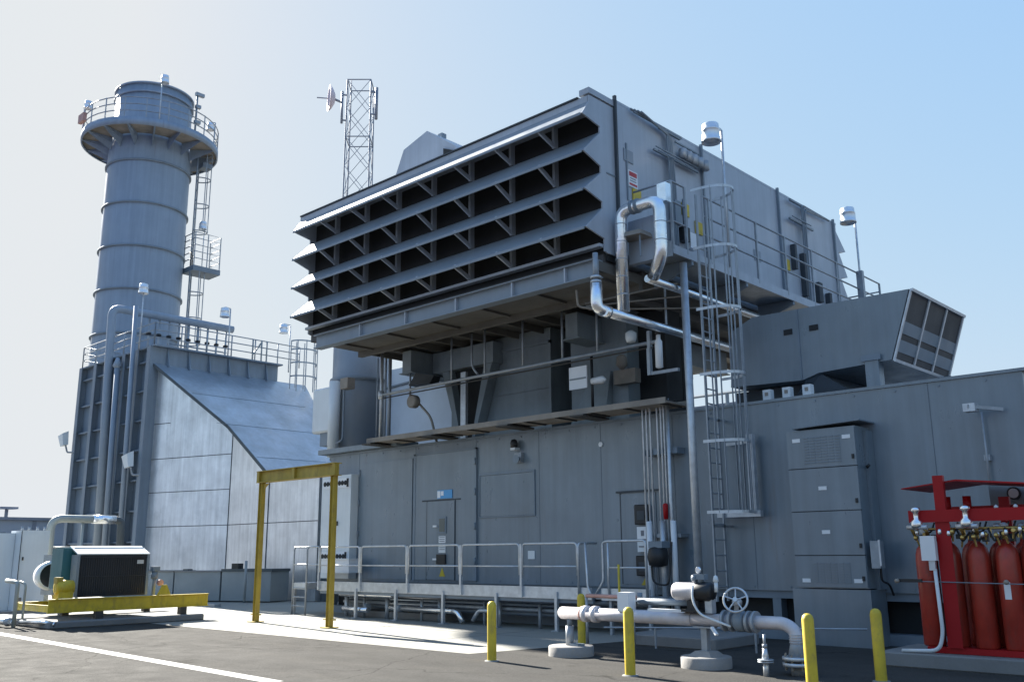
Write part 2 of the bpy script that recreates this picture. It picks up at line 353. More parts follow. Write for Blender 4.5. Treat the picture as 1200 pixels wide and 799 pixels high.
s = thing('disconnect_switch', (-7.05, 17.1, 1.35), 'small grey disconnect box on the right side of the louvred cabinet', 'switch box')
B(-7.09, -6.93, 16.98, 17.2, 1.38, 1.86).build('body', 'galvd', s); B(-6.93, -6.9, 16.96, 17.0, 1.42, 1.88).build('door_edge', 'galv', s)
MB().pipe([(-7.0, 17.15, 1.38), (-7.0, 17.15, 1.15), (-6.95, 17.35, 1.1), (-6.95, 17.5, .9)], .02, .08, 6).build('conduit', 'black', s)

# ------------------------------------------------------------------ filter house
XL, XR = -22.82, -11.70
fh = thing('filter_house', (-17.3, 15.2, 7.48), 'huge raised grey air intake house with four long weather hoods', 'air intake house')
YF, YB = 15.62, 27.6
B(XL + .06, XR - .004, 15.95, YB, 7.95, 11.80).build('shell', 'fh', fh)
B(XL + .05, XR - .05, 15.04, 15.95, 11.47, 11.62).build('front_fascia', 'fh', fh)
MB().box(XL + .02, XR - .3, 15.0, 15.4, 11.625, 11.66).build('roof_edge', 'seam', fh)
B(XR - .26, XR + .02, 15.02, 15.95, 11.66, 11.80).build('corner_cap', 'fh', fh)
B(XL + .05, XR - .05, 15.60, 15.94, 7.9, 11.46).build('filter_screen', 'dark', fh)
tipY, tipZ = 14.78, 11.10
def prof(k): return (tipY + .012 * k, tipZ - .873 * k)
notch = [(15.40, 10.985), (15.40, 10.03), (15.42, 9.20), (15.46, 8.36)]
poly = [(15.95, 11.62), (15.04, 11.62), (15.04, 11.47)]
for k in range(4):
    poly.append(prof(k)); poly.append(notch[k])
    poly.append((notch[k][0], notch[k][1] - (.16 if k < 3 else .28)))
poly += [(15.55, 8.05), (15.95, 8.05)]
for x in (XR - .04, XL): MB().prism(poly, 'x', x, x + .04).build('end_plate', 'fh', fh)
px7 = [-13.04, -14.42, -15.83, -17.24, -18.67, -20.07, -21.47]
for k in range(4):
    ty, tz = prof(k)
    top = (15.04, 11.47) if k == 0 else (notch[k - 1][0], notch[k - 1][1] - .14)
    a, b2 = Vector((0, ty, tz)), Vector((0, *top))
    w = MB().slab([(XL + .042, ty, tz), (XR - .042, ty, tz), (XR - .042, *top), (XL + .042, *top)], -.03)
    hood = w.build('weather_hood', 'fhlight', fh)
    MB().box(XL + .045, XR - .045, ty - .022, ty + .002, tz - .05, tz + .01).build('drip_lip', 'fhlight', hood)
    nz = notch[k][1]
    for x in px7:
        m_ = MB()
        m_.box(x - .035, x + .035, 15.36, 15.50, nz - .12, min(nz + .62, 11.4))
        m_.bar((x, ty + .04, tz + .03), (x, 15.38, nz - .06), .05, .1)
        m_.build('bracket', 'fh', hood)
    if k == 3:
        MB().box(XL + .05, XR - .05, 15.33, 15.5, nz - .19, nz - .12).build('sill', 'fh', fh)
B(XL + .1, XR - .1, 15.52, 15.94, 7.82, 8.04).build('sill_shade', 'mesh', fh)  # dark strip paints the shade in the recess above the edge beam
# base: front edge beam, floor slab, joists
fb = MB().box(-22.0, XR - .03, 15.22, 15.26, 7.48, 7.82).box(-22.0, XR - .03, 15.1, 15.4, 7.822, 7.84).box(-22.0, XR - .03, 15.12, 15.4, 7.455, 7.478)
fbo = fb.build('edge_beam', 'fhlight', fh)
for x in (-19.9, -18.0, -16.1, -14.2, -12.6): B(x - .02, x + .02, 15.14, 15.22, 7.48, 7.82).build('stiffener', 'fh', fbo)
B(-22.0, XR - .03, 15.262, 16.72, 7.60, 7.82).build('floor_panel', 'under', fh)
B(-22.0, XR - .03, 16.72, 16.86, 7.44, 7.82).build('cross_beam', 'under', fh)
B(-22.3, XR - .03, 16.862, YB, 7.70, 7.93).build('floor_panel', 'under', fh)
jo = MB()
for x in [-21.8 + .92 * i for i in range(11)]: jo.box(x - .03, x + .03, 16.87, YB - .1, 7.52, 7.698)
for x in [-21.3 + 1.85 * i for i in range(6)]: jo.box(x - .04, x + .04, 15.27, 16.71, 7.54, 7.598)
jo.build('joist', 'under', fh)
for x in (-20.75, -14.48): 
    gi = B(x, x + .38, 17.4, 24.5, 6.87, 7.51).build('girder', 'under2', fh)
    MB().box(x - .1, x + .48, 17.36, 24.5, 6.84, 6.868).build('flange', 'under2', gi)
# right side face: ribs, panel line
for y in (15.95, 19.62, 23.7, 27.35): B(XR - .004, XR + .07, y - .03, y + .03, 8.0, 11.92).build('side_rib', 'frame' if y > 16 else 'seam', fh)
MB().box(XR - .004, XR + .015, 15.6, 15.92, 9.92, 9.95).box(XR - .004, XR + .02, 15.98, YB, 7.95, 8.16).build('side_trim', 'frame', fh)
MB().box(XL, XR - .002, 15.96, YB + .03, 11.803, 11.87).build('roof', 'fh', fh)
MB().box(XR - .003, XR + .02, 16.35, 16.40, 9.5, 10.9).build('door_edge', 'frame', fh)
# back louvres, seen as teeth beyond the far corner
bp = [(YB, 11.6)]
for k in range(4): bp += [(YB + .62, 11.05 - .86 * k), (YB + .1, 10.92 - .86 * k)]
bp += [(YB + .1, 8.1), (YB, 8.0)]
MB().prism(bp, 'x', XL, XR - .01).build('rear_hoods', 'fh', fh)

# filter house furniture on the right face
def rail_set(name_rail, p0, p1, n, zs, mat_, parent, r=.022, posts=True):
    p0 = Vector(p0); p1 = Vector(p1)
    for i in range(n):
        q = p0.lerp(p1, i / (n - 1)); MB().tube([q, q + Vector((0, 0, zs[-1]))], r * 1.15, 8).build('post', mat_, parent)
    for z in zs: MB().tube([p0 + Vector((0, 0, z)), p1 + Vector((0, 0, z))], r, 8).build(name_rail, mat_, parent)

cw = thing('conduit_rack', (-11.6, 18, 11), 'conduit rack by a flood of fittings on near half of intake side face', 'conduit rack')
cw['label'] = 'bundle of dark conduits and boxes on the near half of intake side face'
e = MB()
for k in range(4): e.pipe([(-11.62 + .03 * k, 16.5 + .1 * k, 11.78), (-11.58, 17.92 + .07 * k, 11.72 - .05 * k), (-11.58, 17.98 + .07 * k, 10.2), (-11.58, 18.0 + .07 * k, 8.3)], .028, .15, 6)
e.build('conduits', 'frame', cw)
MB().bar((-11.6, 16.6, 11.74), (-11.6, 18.6, 11.74), .04, .05).bar((-11.58, 17.6, 11.66), (-11.58, 18.5, 11.66), .06, .03).build('tray', 'frame', cw)
e = MB()
for k in range(5): e.lathe([(.05, 0), (.10, .02), (.10, .26), (.05, .28)], (-11.55, 18.55 + .26 * k, 11.15), 10)
e.build('sensors', 'galvd', cw)
MB().bar((-11.6, 17.35, 11.04), (-11.6, 19.3, 11.04), .05, .05).bar((-11.56, 17.4, 11.12), (-11.56, 19.2, 11.12), .025, .025).bar((-11.5, 17.4, 11.0), (-11.5, 18.9, 11.0), .025, .025).build('bracket', 'frame', cw)
MB().bar((-11.6, 18.3, 11.55), (-11.6, 19.4, 11.55), .04, .04).build('upper_bracket', 'frame', cw)
for y0 in (18.0,): B(-11.69, -11.5, y0 + .35, y0 + .62, 9.0, 9.35).build('control_box', 'black', cw)
MB().box(-11.69, -11.52, 18.05, 18.3, 9.35, 9.95).tube([(-11.58, 18.55, 9.4), (-11.58, 18.55, 10.1)], .06, 8).build('gauge_box', 'frame', cw)
B(-11.69, -11.56, 18.72, 19.0, 8.9, 9.3).build('white_panel', 'white', cw)
cw2 = thing('conduit_rack', (-11.6, 25, 11), 'bundle of conduits and boxes on far half of the intake side face', 'conduit rack')
e = MB()
for k in range(3): e.pipe([(-11.60, 26.9 - .06 * k, 11.74), (-11.58, 25.0 + .1 * k, 11.74 - .05 * k), (-11.58, 24.95 + .1 * k, 8.4)], .03, .15, 6)
e.build('conduits', 'frame', cw2)
MB().bar((-11.6, 24.3, 11.72), (-11.6, 25.4, 11.72), .06, .06).bar((-11.6, 24.2, 11.12), (-11.6, 25.7, 11.12), .06, .06).bar((-11.55, 24.3, 11.2), (-11.55, 25.5, 11.2), .03, .03).build('bracket', 'frame', cw2)
for a in ((24.3, 24.42, 9.6, 10.35), (24.85, 25.0, 8.9, 10.2), (25.7, 25.95, 8.9, 9.5), (26.4, 26.55, 8.7, 9.3)): B(-11.69, -11.55, *a).build('control_box', 'seam', cw2)
for n_, y, z, lb in ((1, 16.71, 9.62, 'yellow tag below the red and white sign on intake side'), (2, 19.33, 9.52, 'yellow warning tag on the intake side beside the ladder cage'), (3, 18.75, 9.85, 'yellow upper tag left of the ladder cage on intake side'), (4, 24.0, 9.62, 'yellow warning tag on far half of the intake side face')):
    solo(B(XR + .0, XR + .03, y - .16, y + .16, z - .1, z + .22), 'warning_tag', 'yellow', (XR, y, z), lb, 'tag', 'yellow tags on the intake side')
for y, lb in ((16.45, 'faint pale square plate near front corner of intake side'), (22.3, 'faint pale square plate at middle of intake side')):
    solo(B(XR, XR + .012, y - .18, y + .18, 10.45 if y < 20 else 9.4, 10.75 if y < 20 else 9.7), 'plate', 'fhlight', (XR, y, 9.4), lb, 'plate')
s = thing('danger_sign', (XR, 16.57, 9.86), 'white sign with red heading and lines near front corner of intake side', 'sign')
B(XR + .001, XR + .02, 16.4, 16.76, 9.86, 10.26).build('plate', 'white', s)
MB().box(XR + .021, XR + .024, 16.43, 16.73, 10.12, 10.23).box(XR + .021, XR + .024, 16.43, 16.73, 9.90, 9.95).build('red_heading', 'redsign', s)
MB().box(XR + .021, XR + .024, 16.46, 16.7, 10.06, 10.08).box(XR + .021, XR + .024, 16.46, 16.7, 10.0, 10.02).build('printed_lines', 'ink', s)
# roof items on the filter house
for x, z, lb in ((-14.7, 11.9, 'small yellow bracket on intake roof edge, nearer the front corner'), (-18.3, 11.9, 'small yellow bracket on the intake roof edge beside the roof vent'), (-20.4, 11.9, 'small yellow bracket on intake roof edge beside the lattice mast')):
    s = thing('lifting_lug', (x, 15.6, 11.66), lb, 'lifting lug', 'yellow lugs on the intake roof edge')
    MB().box(x - .18, x + .18, 15.5, 15.9, 11.625, 11.68).build('base_plate', 'yellow', s)
    MB().prism([(x - .15, 11.68), (x + .15, 11.68), (x + .02, 12.0), (x - .08, 12.0)], 'y', 15.58, 15.66).build('lug', 'yellow', s)
hv = thing('roof_vent', (-21.2, 18.5, 11.88), 'grey vent hood with sloped top rising behind the intake roof', 'roof vent')
hp_ = [(-22.75, 11.88), (-22.75, 13.65), (-22.2, 14.75), (-21.05, 15.05), (-19.7, 14.1), (-19.2, 13.2), (-19.2, 11.88)]
hvb = MB().prism(hp_, 'y', 18.5, 21.2).build('body', 'fh', hv)
MB().prism([(-20.2, 13.55), (-20.2, 14.15), (-19.75, 13.95), (-19.4, 13.4), (-19.4, 13.2)], 'y', 18.44, 18.5).build('opening', 'dark', hv)
MB().box(-21.3, -21.1, 19.2, 19.4, 15.0, 15.25).build('fitting', 'frame', hv)
MB().box(-20.5, -20.2, 18.40, 18.5, 13.2, 13.75).build('yellow_plate', 'yellowd', hv)

# ------------------------------------------------------------------ middle structures between enclosure roof and filter house
ip = thing('inlet_plenum', (-21.9, 19.4, 4.76), 'smooth pale blue plenum wall under left part of the intake house', 'duct')
B(-24.0, -20.1, 19.4, 20.4, 4.765, 7.66).build('shell', 'inlet', ip)
MB().bar((-23.9, 19.36, 7.05), (-20.3, 19.36, 7.25), .05, .06).build('brace', 'frame', ip)
dp = thing('duct_plenum', (-17.7, 18.6, 4.76), 'broad dull grey duct box under the middle of the intake house', 'duct')
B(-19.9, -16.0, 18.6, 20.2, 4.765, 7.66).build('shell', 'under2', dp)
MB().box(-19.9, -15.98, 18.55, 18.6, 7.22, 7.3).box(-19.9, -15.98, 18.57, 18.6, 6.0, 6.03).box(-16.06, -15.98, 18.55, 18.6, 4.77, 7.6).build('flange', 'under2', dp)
B(-15.97, -12.6, 19.7, 20.0, 4.765, 7.66).build('recess_shade', 'dark', dp)  # near-black sheet paints the deep shade of the gap
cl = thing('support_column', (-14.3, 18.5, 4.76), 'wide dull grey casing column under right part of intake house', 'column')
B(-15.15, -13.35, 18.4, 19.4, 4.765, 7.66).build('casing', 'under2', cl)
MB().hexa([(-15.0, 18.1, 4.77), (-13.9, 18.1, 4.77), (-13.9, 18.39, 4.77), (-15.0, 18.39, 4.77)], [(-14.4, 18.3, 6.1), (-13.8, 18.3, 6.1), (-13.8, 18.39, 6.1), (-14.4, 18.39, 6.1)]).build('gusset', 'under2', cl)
B(-13.35, -12.55, 18.9, 19.6, 4.765, 7.6).build('shade_block', 'dark', cl)  # black block stands in for the shaded recess beside the column
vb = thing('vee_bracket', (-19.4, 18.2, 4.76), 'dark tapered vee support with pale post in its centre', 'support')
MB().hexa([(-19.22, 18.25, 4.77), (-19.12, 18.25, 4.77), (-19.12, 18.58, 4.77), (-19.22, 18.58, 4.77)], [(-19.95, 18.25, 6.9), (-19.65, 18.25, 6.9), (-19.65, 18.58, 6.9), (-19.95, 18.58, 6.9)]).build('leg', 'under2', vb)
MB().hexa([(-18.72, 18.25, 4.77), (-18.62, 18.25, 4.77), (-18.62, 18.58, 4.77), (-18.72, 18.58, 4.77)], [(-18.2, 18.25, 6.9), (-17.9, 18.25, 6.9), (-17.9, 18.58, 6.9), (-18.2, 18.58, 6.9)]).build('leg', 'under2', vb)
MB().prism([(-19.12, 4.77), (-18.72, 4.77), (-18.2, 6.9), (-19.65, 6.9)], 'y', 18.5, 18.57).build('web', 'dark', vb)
B(-20.3, -17.8, 18.2, 18.6, 6.9, 7.5).build('head_beam', 'under2', vb)
B(-19.0, -18.8, 18.1, 18.2, 4.77, 6.75).build('post', 'galv', vb)

# cable tray catwalk on the roof edge
ct = thing('cable_tray', (-16.3, 16.9, 4.8), 'weathered brown cable tray running along the enclosure roof edge', 'cable tray')
B(-21.45, -11.15, 16.72, 17.5, 4.84, 4.88).build('tray_floor', 'tray', ct)
MB().box(-21.45, -11.15, 16.69, 16.72, 4.82, 4.95).box(-21.45, -11.15, 17.5, 17.53, 4.82, 4.95).build('side_rail', 'tray', ct)
MB().tube([(-21.4, 16.85, 4.92), (-11.2, 16.85, 4.92)], .03, 6).tube([(-21.4, 17.0, 4.91), (-11.2, 17.0, 4.91)], .025, 6).tube([(-21.4, 17.2, 4.92), (-11.2, 17.2, 4.92)], .035, 6).build('cables', 'black', ct)
for k in range(11): B(-21.3 + k, -21.25 + k, 16.72, 17.5, 4.805, 4.84).build('rung', 'darkbrown', ct)
for x in (-21.2, -18.6, -15.8, -13.4): MB().box(x - .35, x + .05, 16.6, 17.6, 4.765, 4.803).build('bracket', 'darkbrown', ct)

pr = thing('sprinkler_pipe', (-16.4, 17.2, 6.3), 'thin galvanised pipe hung on rods below the intake house', 'pipe')
MB().tube([(-21.45, 17.2, 6.28), (-11.6, 17.2, 6.33)], .045, 10).build('main_pipe', 'galvd', pr)
MB().tube([(-21.4, 17.28, 6.2), (-11.7, 17.28, 6.24)], .02, 6).build('tracer_line', 'darkbrown', pr)
for x in (-18.42, -17.13, -15.75, -14.43, -13.34): MB().tube([(x, 17.2, 6.3), (x, 17.2, 7.55)], .028, 8).build('hanger', 'galvd', pr)
MB().pipe([(-17.62, 17.2, 7.5), (-17.62, 17.2, 6.6), (-17.4, 17.2, 6.36)], .03, .15, 8).build('drop_pipe', 'galvd', pr)
MB().tube([(-21.45, 17.2, 4.9), (-21.45, 17.2, 7.6)], .05, 10).build('riser', 'galv', pr)
MB().lathe([(.09, -.12), (.1, 0), (.09, .12)], (-21.45, 17.2, 6.28), 12).build('elbow_fitting', 'galv', pr)
MB().box(-11.88, -11.8, 17.15, 17.25, 6.2, 6.6).box(-11.88, -11.1, 17.17, 17.25, 5.58, 5.65).box(-11.9, -11.82, 17.15, 17.25, 5.58, 6.2).build('end_bracket', 'galvd', pr)
rp = thing('riser_pipes', (-22, 17.7, 4.9), 'cluster of thin vertical pipes left of the inlet plenum', 'pipes')
for x, r_ in ((-22.05, .03), (-21.85, .03), (-21.65, .055), (-22.25, .025)): MB().tube([(x - .4, 18.0, 4.77), (x - .4, 18.0, 7.68)], r_, 8).build('pipe', 'galvd', rp)
fx = thing('filter_bottle', (-11.6, 17.2, 5.7), 'white cylindrical filter bottle hung at the end of the sprinkler pipe', 'filter')
MB().lathe([(.03, 0), (.085, .03), (.085, .62), (.05, .68), (.05, .78)], (-11.6, 17.2, 5.7), 12).build('bottle', 'white', fx)
MB().lathe([(.07, 0), (.07, .1)], (-11.6, 17.2, 6.48), 10).build('cap', 'black', fx)
fl = thing('floodlight', (-19.9, 17.6, 5.0), 'floodlight on bent stand at roof edge beside the vee support', 'floodlight')
MB().pipe([(-19.55, 17.7, 4.78), (-19.75, 17.65, 5.5), (-20.35, 17.6, 6.05)], .035, .2, 8).build('stand', 'tray', fl)
MB().lathe([(.08, .1), (.19, 0), (.2, -.18), (.16, -.2)], (-20.35, 17.6, 6.0), 14, 'y').build('lamp_head', 'tray', fl)
fl = thing('floodlight', (-18.9, 17.6, 6.6), 'black floodlight hung beneath the girder above the sprinkler pipe', 'floodlight')
MB().hexa([(-20.4, 17.35, 6.45), (-19.5, 17.35, 6.4), (-19.5, 17.7, 6.4), (-20.4, 17.7, 6.45)], [(-20.15, 17.4, 6.8), (-19.35, 17.4, 6.62), (-19.35, 17.65, 6.62), (-20.15, 17.65, 6.8)]).build('lamp_head', 'black', fl)
MB().tube([(-20.5, 17.5, 6.84), (-20.5, 17.5, 6.2)], .03, 8).build('arm', 'galvd', fl)
s = thing('instrument_panel', (-13.9, 17.3, 5.3), 'white plate on a dark post above the cable tray', 'instrument')
B(-14.3, -13.75, 17.28, 17.31, 5.55, 6.1).build('plate', 'white', s); MB().box(-14.28, -13.77, 17.27, 17.28, 5.78, 5.82).build('band', 'bluegrey', s)
MB().tube([(-13.62, 17.32, 4.9), (-13.62, 17.32, 6.3)], .035, 8).build('post', 'black', s)
MB().lathe([(.08, -.2), (.1, .12), (.03, .2)], (-13.4, 17.3, 5.68), 10, 'x').build('transmitter', 'white', s)
s = thing('junction_box', (-13.1, 18.1, 5.8), 'beige valve box fixed on the casing column', 'box')
B(-13.6, -12.95, 18.15, 18.38, 5.7, 6.05).build('body', 'tray', s); MB().lathe([(.05, 0), (.14, .1), (.12, .3), (.05, .36)], (-13.3, 18.1, 6.05), 10).build('dome', 'tray', s)
solo(MB().lathe([(.1, 0), (.13, .1), (.13, .22), (.05, .28)], (-12.35, 17.2, 6.42), 12), 'gas_detector', 'offwhite', (-12.35, 17.2, 6.42), 'small pale round detector on top of the sprinkler pipe', 'detector')

# vertical vent pipe and bin at the left end of the enclosure roof
vs = thing('vent_stack', (-24.6, 19.2, 4.76), 'short fat grey vent stack with collar at left end of roof', 'vent stack')
MB().lathe([(.98, 4.765), (.98, 9.2)], (-25.3, 19.4, 0), 32).build('shell', 'fhlight', vs)
MB().lathe([(.99, 7.36), (1.06, 7.38), (1.06, 7.5), (.99, 7.52)], (-25.3, 19.4, 0), 32, cap=False).build('collar', 'frame', vs)
MB().tube([(-25.15, 18.2, 4.8), (-25.15, 18.2, 7.3)], .19, 14).build('side_pipe', 'offwhite', vs)
MB().pipe([(-24.85, 18.1, 5.2), (-24.5, 18.1, 5.3), (-24.5, 18.1, 7.0), (-24.3, 18.1, 7.1)], .035, .1, 8).build('sample_line', 'frame', vs)
B(-24.6, -24.2, 18.0, 18.3, 6.95, 7.3).build('gauge_box', 'tray', vs)
bn = thing('wall_box', (-26.4, 18.9, 5.6), 'pale grey rounded box fixed on left side of the vent stack', 'box')
B(-27.0, -25.75, 18.6, 19.4, 5.75, 7.3).build('body', 'offwhite', bn, bevel=.06)
MB().box(-26.6, -26.0, 18.7, 19.1, 5.3, 5.75).build('bracket', 'frame', bn)
MB().pipe([(-26.3, 18.9, 5.35), (-26.1, 18.8, 5.0), (-25.6, 18.6, 5.05)], .08, .15, 8).build('duct_stub', 'black', bn)

# ------------------------------------------------------------------ walkway on the right side of the filter house
wk = thing('upper_walkway', (-11.1, 22, 7.95), 'galvanised railed walkway along the right side of the intake house', 'walkway')
XW = -10.6
B(XR + .08, XW, 16.42, 27.9, 8.05, 8.10).build('deck', 'galvd', wk)
MB().box(XW - .02, XW + .02, 16.42, 27.9, 8.0, 8.2).build('toe_plate', 'fh', wk)
MB().box(XR + .1, XW, 16.38, 16.42, 7.93, 8.27).build('toe_plate', 'galvd', wk)
for y in (17.2, 19.6, 22, 24.4, 26.8): MB().prism([(XR + .08, 8.04), (XW, 8.04), (XW, 7.9), (XR + .08, 7.55)], 'y', y - .04, y + .04).build('bracket', 'frame', wk)
ys = [16.45, 17.0, 18.0, 20.2, 21.7, 23.23, 24.8, 26.3, 27.85]
for y in ys: MB().box(XW - .025, XW + .025, y - .025, y + .025, 8.1, 9.68).build('post', 'galvd', wk)
for z in (8.75, 9.2, 9.68):
    MB().tube([(XW, 17.75, z), (XW, 27.85, z)], .024, 8).build('rail', 'galvd', wk)
    MB().tube([(XW, 27.85, z - .25), (XR + .1, 27.85, z - .25)], .024, 8).build('rail', 'galvd', wk)
    MB().tube([(XR + .1, 16.45, z), (XW, 16.45, z), ], .024, 8).build('rail', 'galvd', wk)
    MB().tube([(XW, 16.45, z), (XW, 16.95, z)], .024, 8).build('rail', 'galvd', wk)
# pole under the walkway
pole = thing('support_pole', (-10.72, 17.0, 0), 'tall slim grey round pole holding up the walkway corner', 'pole')
MB().tube([(-10.72, 17.0, 0.02), (-10.72, 17.0, 7.93)], .085, 16).build('pole', 'galv', pole)
B(-10.95, -10.5, 16.78, 17.22, 0, .03).build('base_plate', 'galvd', pole)

# caged ladder
ld = thing('caged_ladder', (-10.2, 17.1, .9), 'tall galvanised caged ladder rising past the enclosure to the walkway', 'ladder')
LX = -10.22
for y in (16.84, 17.26): MB().bar((LX, y, .72), (LX, y, 9.35), .03, .065, (0, 1, 0)).build('side_rail', 'galvd', ld)
for i in range(24):
    z = 1.0 + i * .31; MB().tube([(LX, 16.84, z), (LX, 17.26, z)], .016, 6).build('rung', 'galvd', ld)
def hoop(z, rx=.78, wy=.42, flat=.06):
    pts = []
    for k in range(13):
        t = math.pi * k / 12; pts.append((LX + rx * math.sin(t) ** .75 if 0 < k < 12 else LX, 17.05 - wy * math.cos(t), z))
    m_ = MB()
    for a, b in zip(pts, pts[1:]): m_.bar(a, b, .012, flat)
    return m_
for z in (2.47, 3.9, 5.3, 6.7, 8.05, 9.38): hoop(z).build('cage_hoop', 'galv', ld)
for k in (1, 2, 4, 6, 8, 10, 11):
    t = math.pi * k / 12; x = LX + .77 * math.sin(t) ** .75; y = 17.05 - .41 * math.cos(t)
    MB().bar((x, y, 2.45), (x, y, 9.4), .012, .045, (0, 1, 0)).build('cage_strap', 'galvd', ld)
for z in (2.2, 4.4): MB().bar((LX, 16.84, z), (LX, 17.58, z), .03, .05).build('wall_bracket', 'galvd', ld)
cd = thing('ladder_conduit', (-9.3, 17.3, 2.45), 'pale square conduit post inside right side of the ladder cage', 'conduit')
MB().box(-9.62, -9.48, 17.3, 17.42, 2.5, 4.05).build('post', 'galv', cd); MB().box(-10.4, -9.4, 17.3, 17.42, 2.38, 2.5).build('shelf', 'galv', cd); B(-9.6, -9.5, 17.42, 17.6, 2.42, 2.46).build('bracket', 'galvd', cd)

# area lamps with silver dome shades
def dome_lamp(loc, h, arm, label, group, rails=0):
    """loc: pole foot"""
    x, y, z = loc
    t = thing('area_lamp', loc, label, 'lamp', group)
    MB().tube([(x, y, z), (x, y, z + h)], .032, 8).build('pole', 'galv', t)
    MB().bar((x, y, z + h), (x + arm[0], y + arm[1], z + h + .03), .04, .05).build('arm', 'galv', t)
    c = (x + arm[0], y + arm[1], z + h - .05)
    sh = MB().lathe([(.0, .06), (.10, .06), (.19, .03), (.20, .0), (.20, -.10), (.215, -.11), (.215, -.14), (.205, -.15), (.225, -.38), (.235, -.39), (.235, -.43), (.22, -.43), (.19, -.2), (.0, -.18)], c, 18, cap=False).build('lamp_shade', 'lampshade', t)
    MB().lathe([(.0, -.40), (.19, -.36), (.2, -.33)], c, 12, cap=False).build('lens', 'white', sh)
    return t
l1 = dome_lamp((XW + .04, 18.75, 8.2), 3.45, (0, -.5), 'silver dome lamp on pole above the caged ladder', 'silver dome lamps on the walkway')
l2 = dome_lamp((XW + .04, 26.35, 8.2), 3.40, (0, -.5), 'silver dome lamp on pole at far end of the upper walkway', 'silver dome lamps on the walkway')
for y in (26.35,): B(XW - .05, XW + .13, y - .07, y + .07, 8.2, 9.75).build('pole_sleeve', 'galvd', l2 if False else wk)

# ------------------------------------------------------------------ insulated pipes at the front corner
PY_ = 15.78
pl = thing('insulated_pipe', (-10.6, PY_, 7.4), 'upper silver foil wrapped pipe looping up then running under the walkway', 'pipe')
MB().pipe([(-11.5, PY_, 6.74), (-11.5, PY_, 9.02), (-10.47, PY_, 9.02), (-10.47, PY_, 7.75), (-10.85, 16.0, 7.42)], .135, .28, 18).build('loop', 'silver', pl)
MB().tube([(-11.0, 16.0, 7.42), (-11.0, 21.4, 7.42)], .085, 14).build('long_run', 'silver', pl)
for x in (-11.15, -11.02): MB().lathe([(.16, -.03), (.16, .03)], (x, PY_, 9.02), 16, 'x').build('flange', 'frame', pl)
MB().box(-10.58, -10.36, PY_ + .1, PY_ + .3, 9.0, 9.42).build('end_cap', 'silver', pl)
for z in (7.1, 7.5, 7.9, 8.3, 8.7): MB().lathe([(.137, -.008), (.143, -.008), (.143, .008), (.137, .008)], (-11.5, PY_, z), 18, cap=False).build('band', 'galv', pl)
for z in (8.1, 8.5): MB().lathe([(.137, -.008), (.143, -.008), (.143, .008), (.137, .008)], (-10.47, PY_, z), 18, cap=False).build('band', 'galv', pl)
p2 = thing('insulated_pipe', (-11.5, 15.2, 6.6), 'lower silver wrapped pipe running straight back below the intake house floor', 'pipe')
MB().tube([(-11.5, 15.1, 6.62), (-11.5, 20.4, 6.62)], .105, 16).build('long_run', 'silver', p2)
MB().tube([(-11.62, 15.0, 7.9), (-11.62, 15.0, 7.3)], .06, 12).build('riser', 'galvd', p2)
for z in (7.36, 7.26): MB().lathe([(.12, -.025), (.12, .025)], (-11.62, 15.0, z), 14).build('flange', 'galv', p2)
MB().pipe([(-11.62, 15.0, 7.22), (-11.62, 15.0, 6.68), (-11.5, 15.3, 6.62)], .13, .16, 16).build('front_elbow', 'silver', p2)
MB().tube([(-11.5, 17.4, 6.7), (-11.5, 17.4, 7.65)], .025, 6).build('hanger', 'galvd', p2)
tl = thing('tubing_lines', (-11.8, 17, 7), 'thin tubing lines crossing under intake floor by silver pipes', 'tubing')
e = MB()
for k, (a, b) in enumerate((((-12.3, 15.5, 6.95), (-10.9, 17.6, 7.35)), ((-12.3, 15.6, 6.9), (-10.9, 18.4, 7.2)), ((-12.4, 15.6, 7.05), (-10.9, 17.0, 7.5)))): e.tube([a, b], .02, 6)
e.build('tubes', 'tray', tl); MB().pipe([(-12.4, 15.3, 7.3), (-12.45, 15.4, 6.95), (-12.2, 15.6, 6.9)], .025, .1, 6).build('bent_tube', 'tray', tl)
ov = thing('pipe_tray', (-11.2, 15.7, 8.3), 'brownish small canopy tray between the loops of silver pipe', 'tray')
MB().hexa([(-11.6, 15.75, 8.42), (-10.95, 15.75, 8.38), (-10.95, 16.3, 8.38), (-11.6, 16.3, 8.42)], [(-11.45, 15.8, 8.52), (-11.0, 15.8, 8.5), (-11.0, 16.3, 8.5), (-11.45, 16.3, 8.52)]).build('canopy', 'tray', ov)
B(-11.6, -10.8, 16.2, 16.36, 7.9, 8.9).build('back_plate', 'fh', ov)
for x in (-11.5, -11.05): MB().tube([(x, 15.85, 7.9), (x, 15.85, 8.4)], .02, 6).build('leg', 'frame', ov)

# ------------------------------------------------------------------ generator intake duct on the roof (right)
YH = 18.8
gd_ = thing('ventilation_duct', (-8.4, YH, 4.76), 'big grey duct on enclosure roof with slanted screened mouth', 'duct')
front = [(-10.75, 5.36), (-10.65, 6.65), (-10.1, 6.90), (-6.57, 6.86), (-7.05, 5.47), (-8.62, 5.41), (-9.0, 5.3)]
MB().prism(front, 'y', YH, 21.95).build('shell', 'wall', gd_)
MB().hexa([(-8.62, YH + .15, 5.40), (-9.0, YH + .15, 5.30), (-9.0, 21.8, 5.30), (-8.62, 21.8, 5.40)], [(-7.9, YH + .9, 4.78), (-9.9, YH + .9, 4.78), (-9.9, 21.8, 4.78), (-7.9, 21.8, 4.78)]).build('throat', 'frame', gd_)
B(-10.9, -9.2, YH + .5, 21.5, 4.765, 5.3).build('lower_casing', 'seam', gd_)
MB().box(-9.03, -8.99, YH - .02, YH, 5.32, 6.88).build('seam', 'frame', gd_)
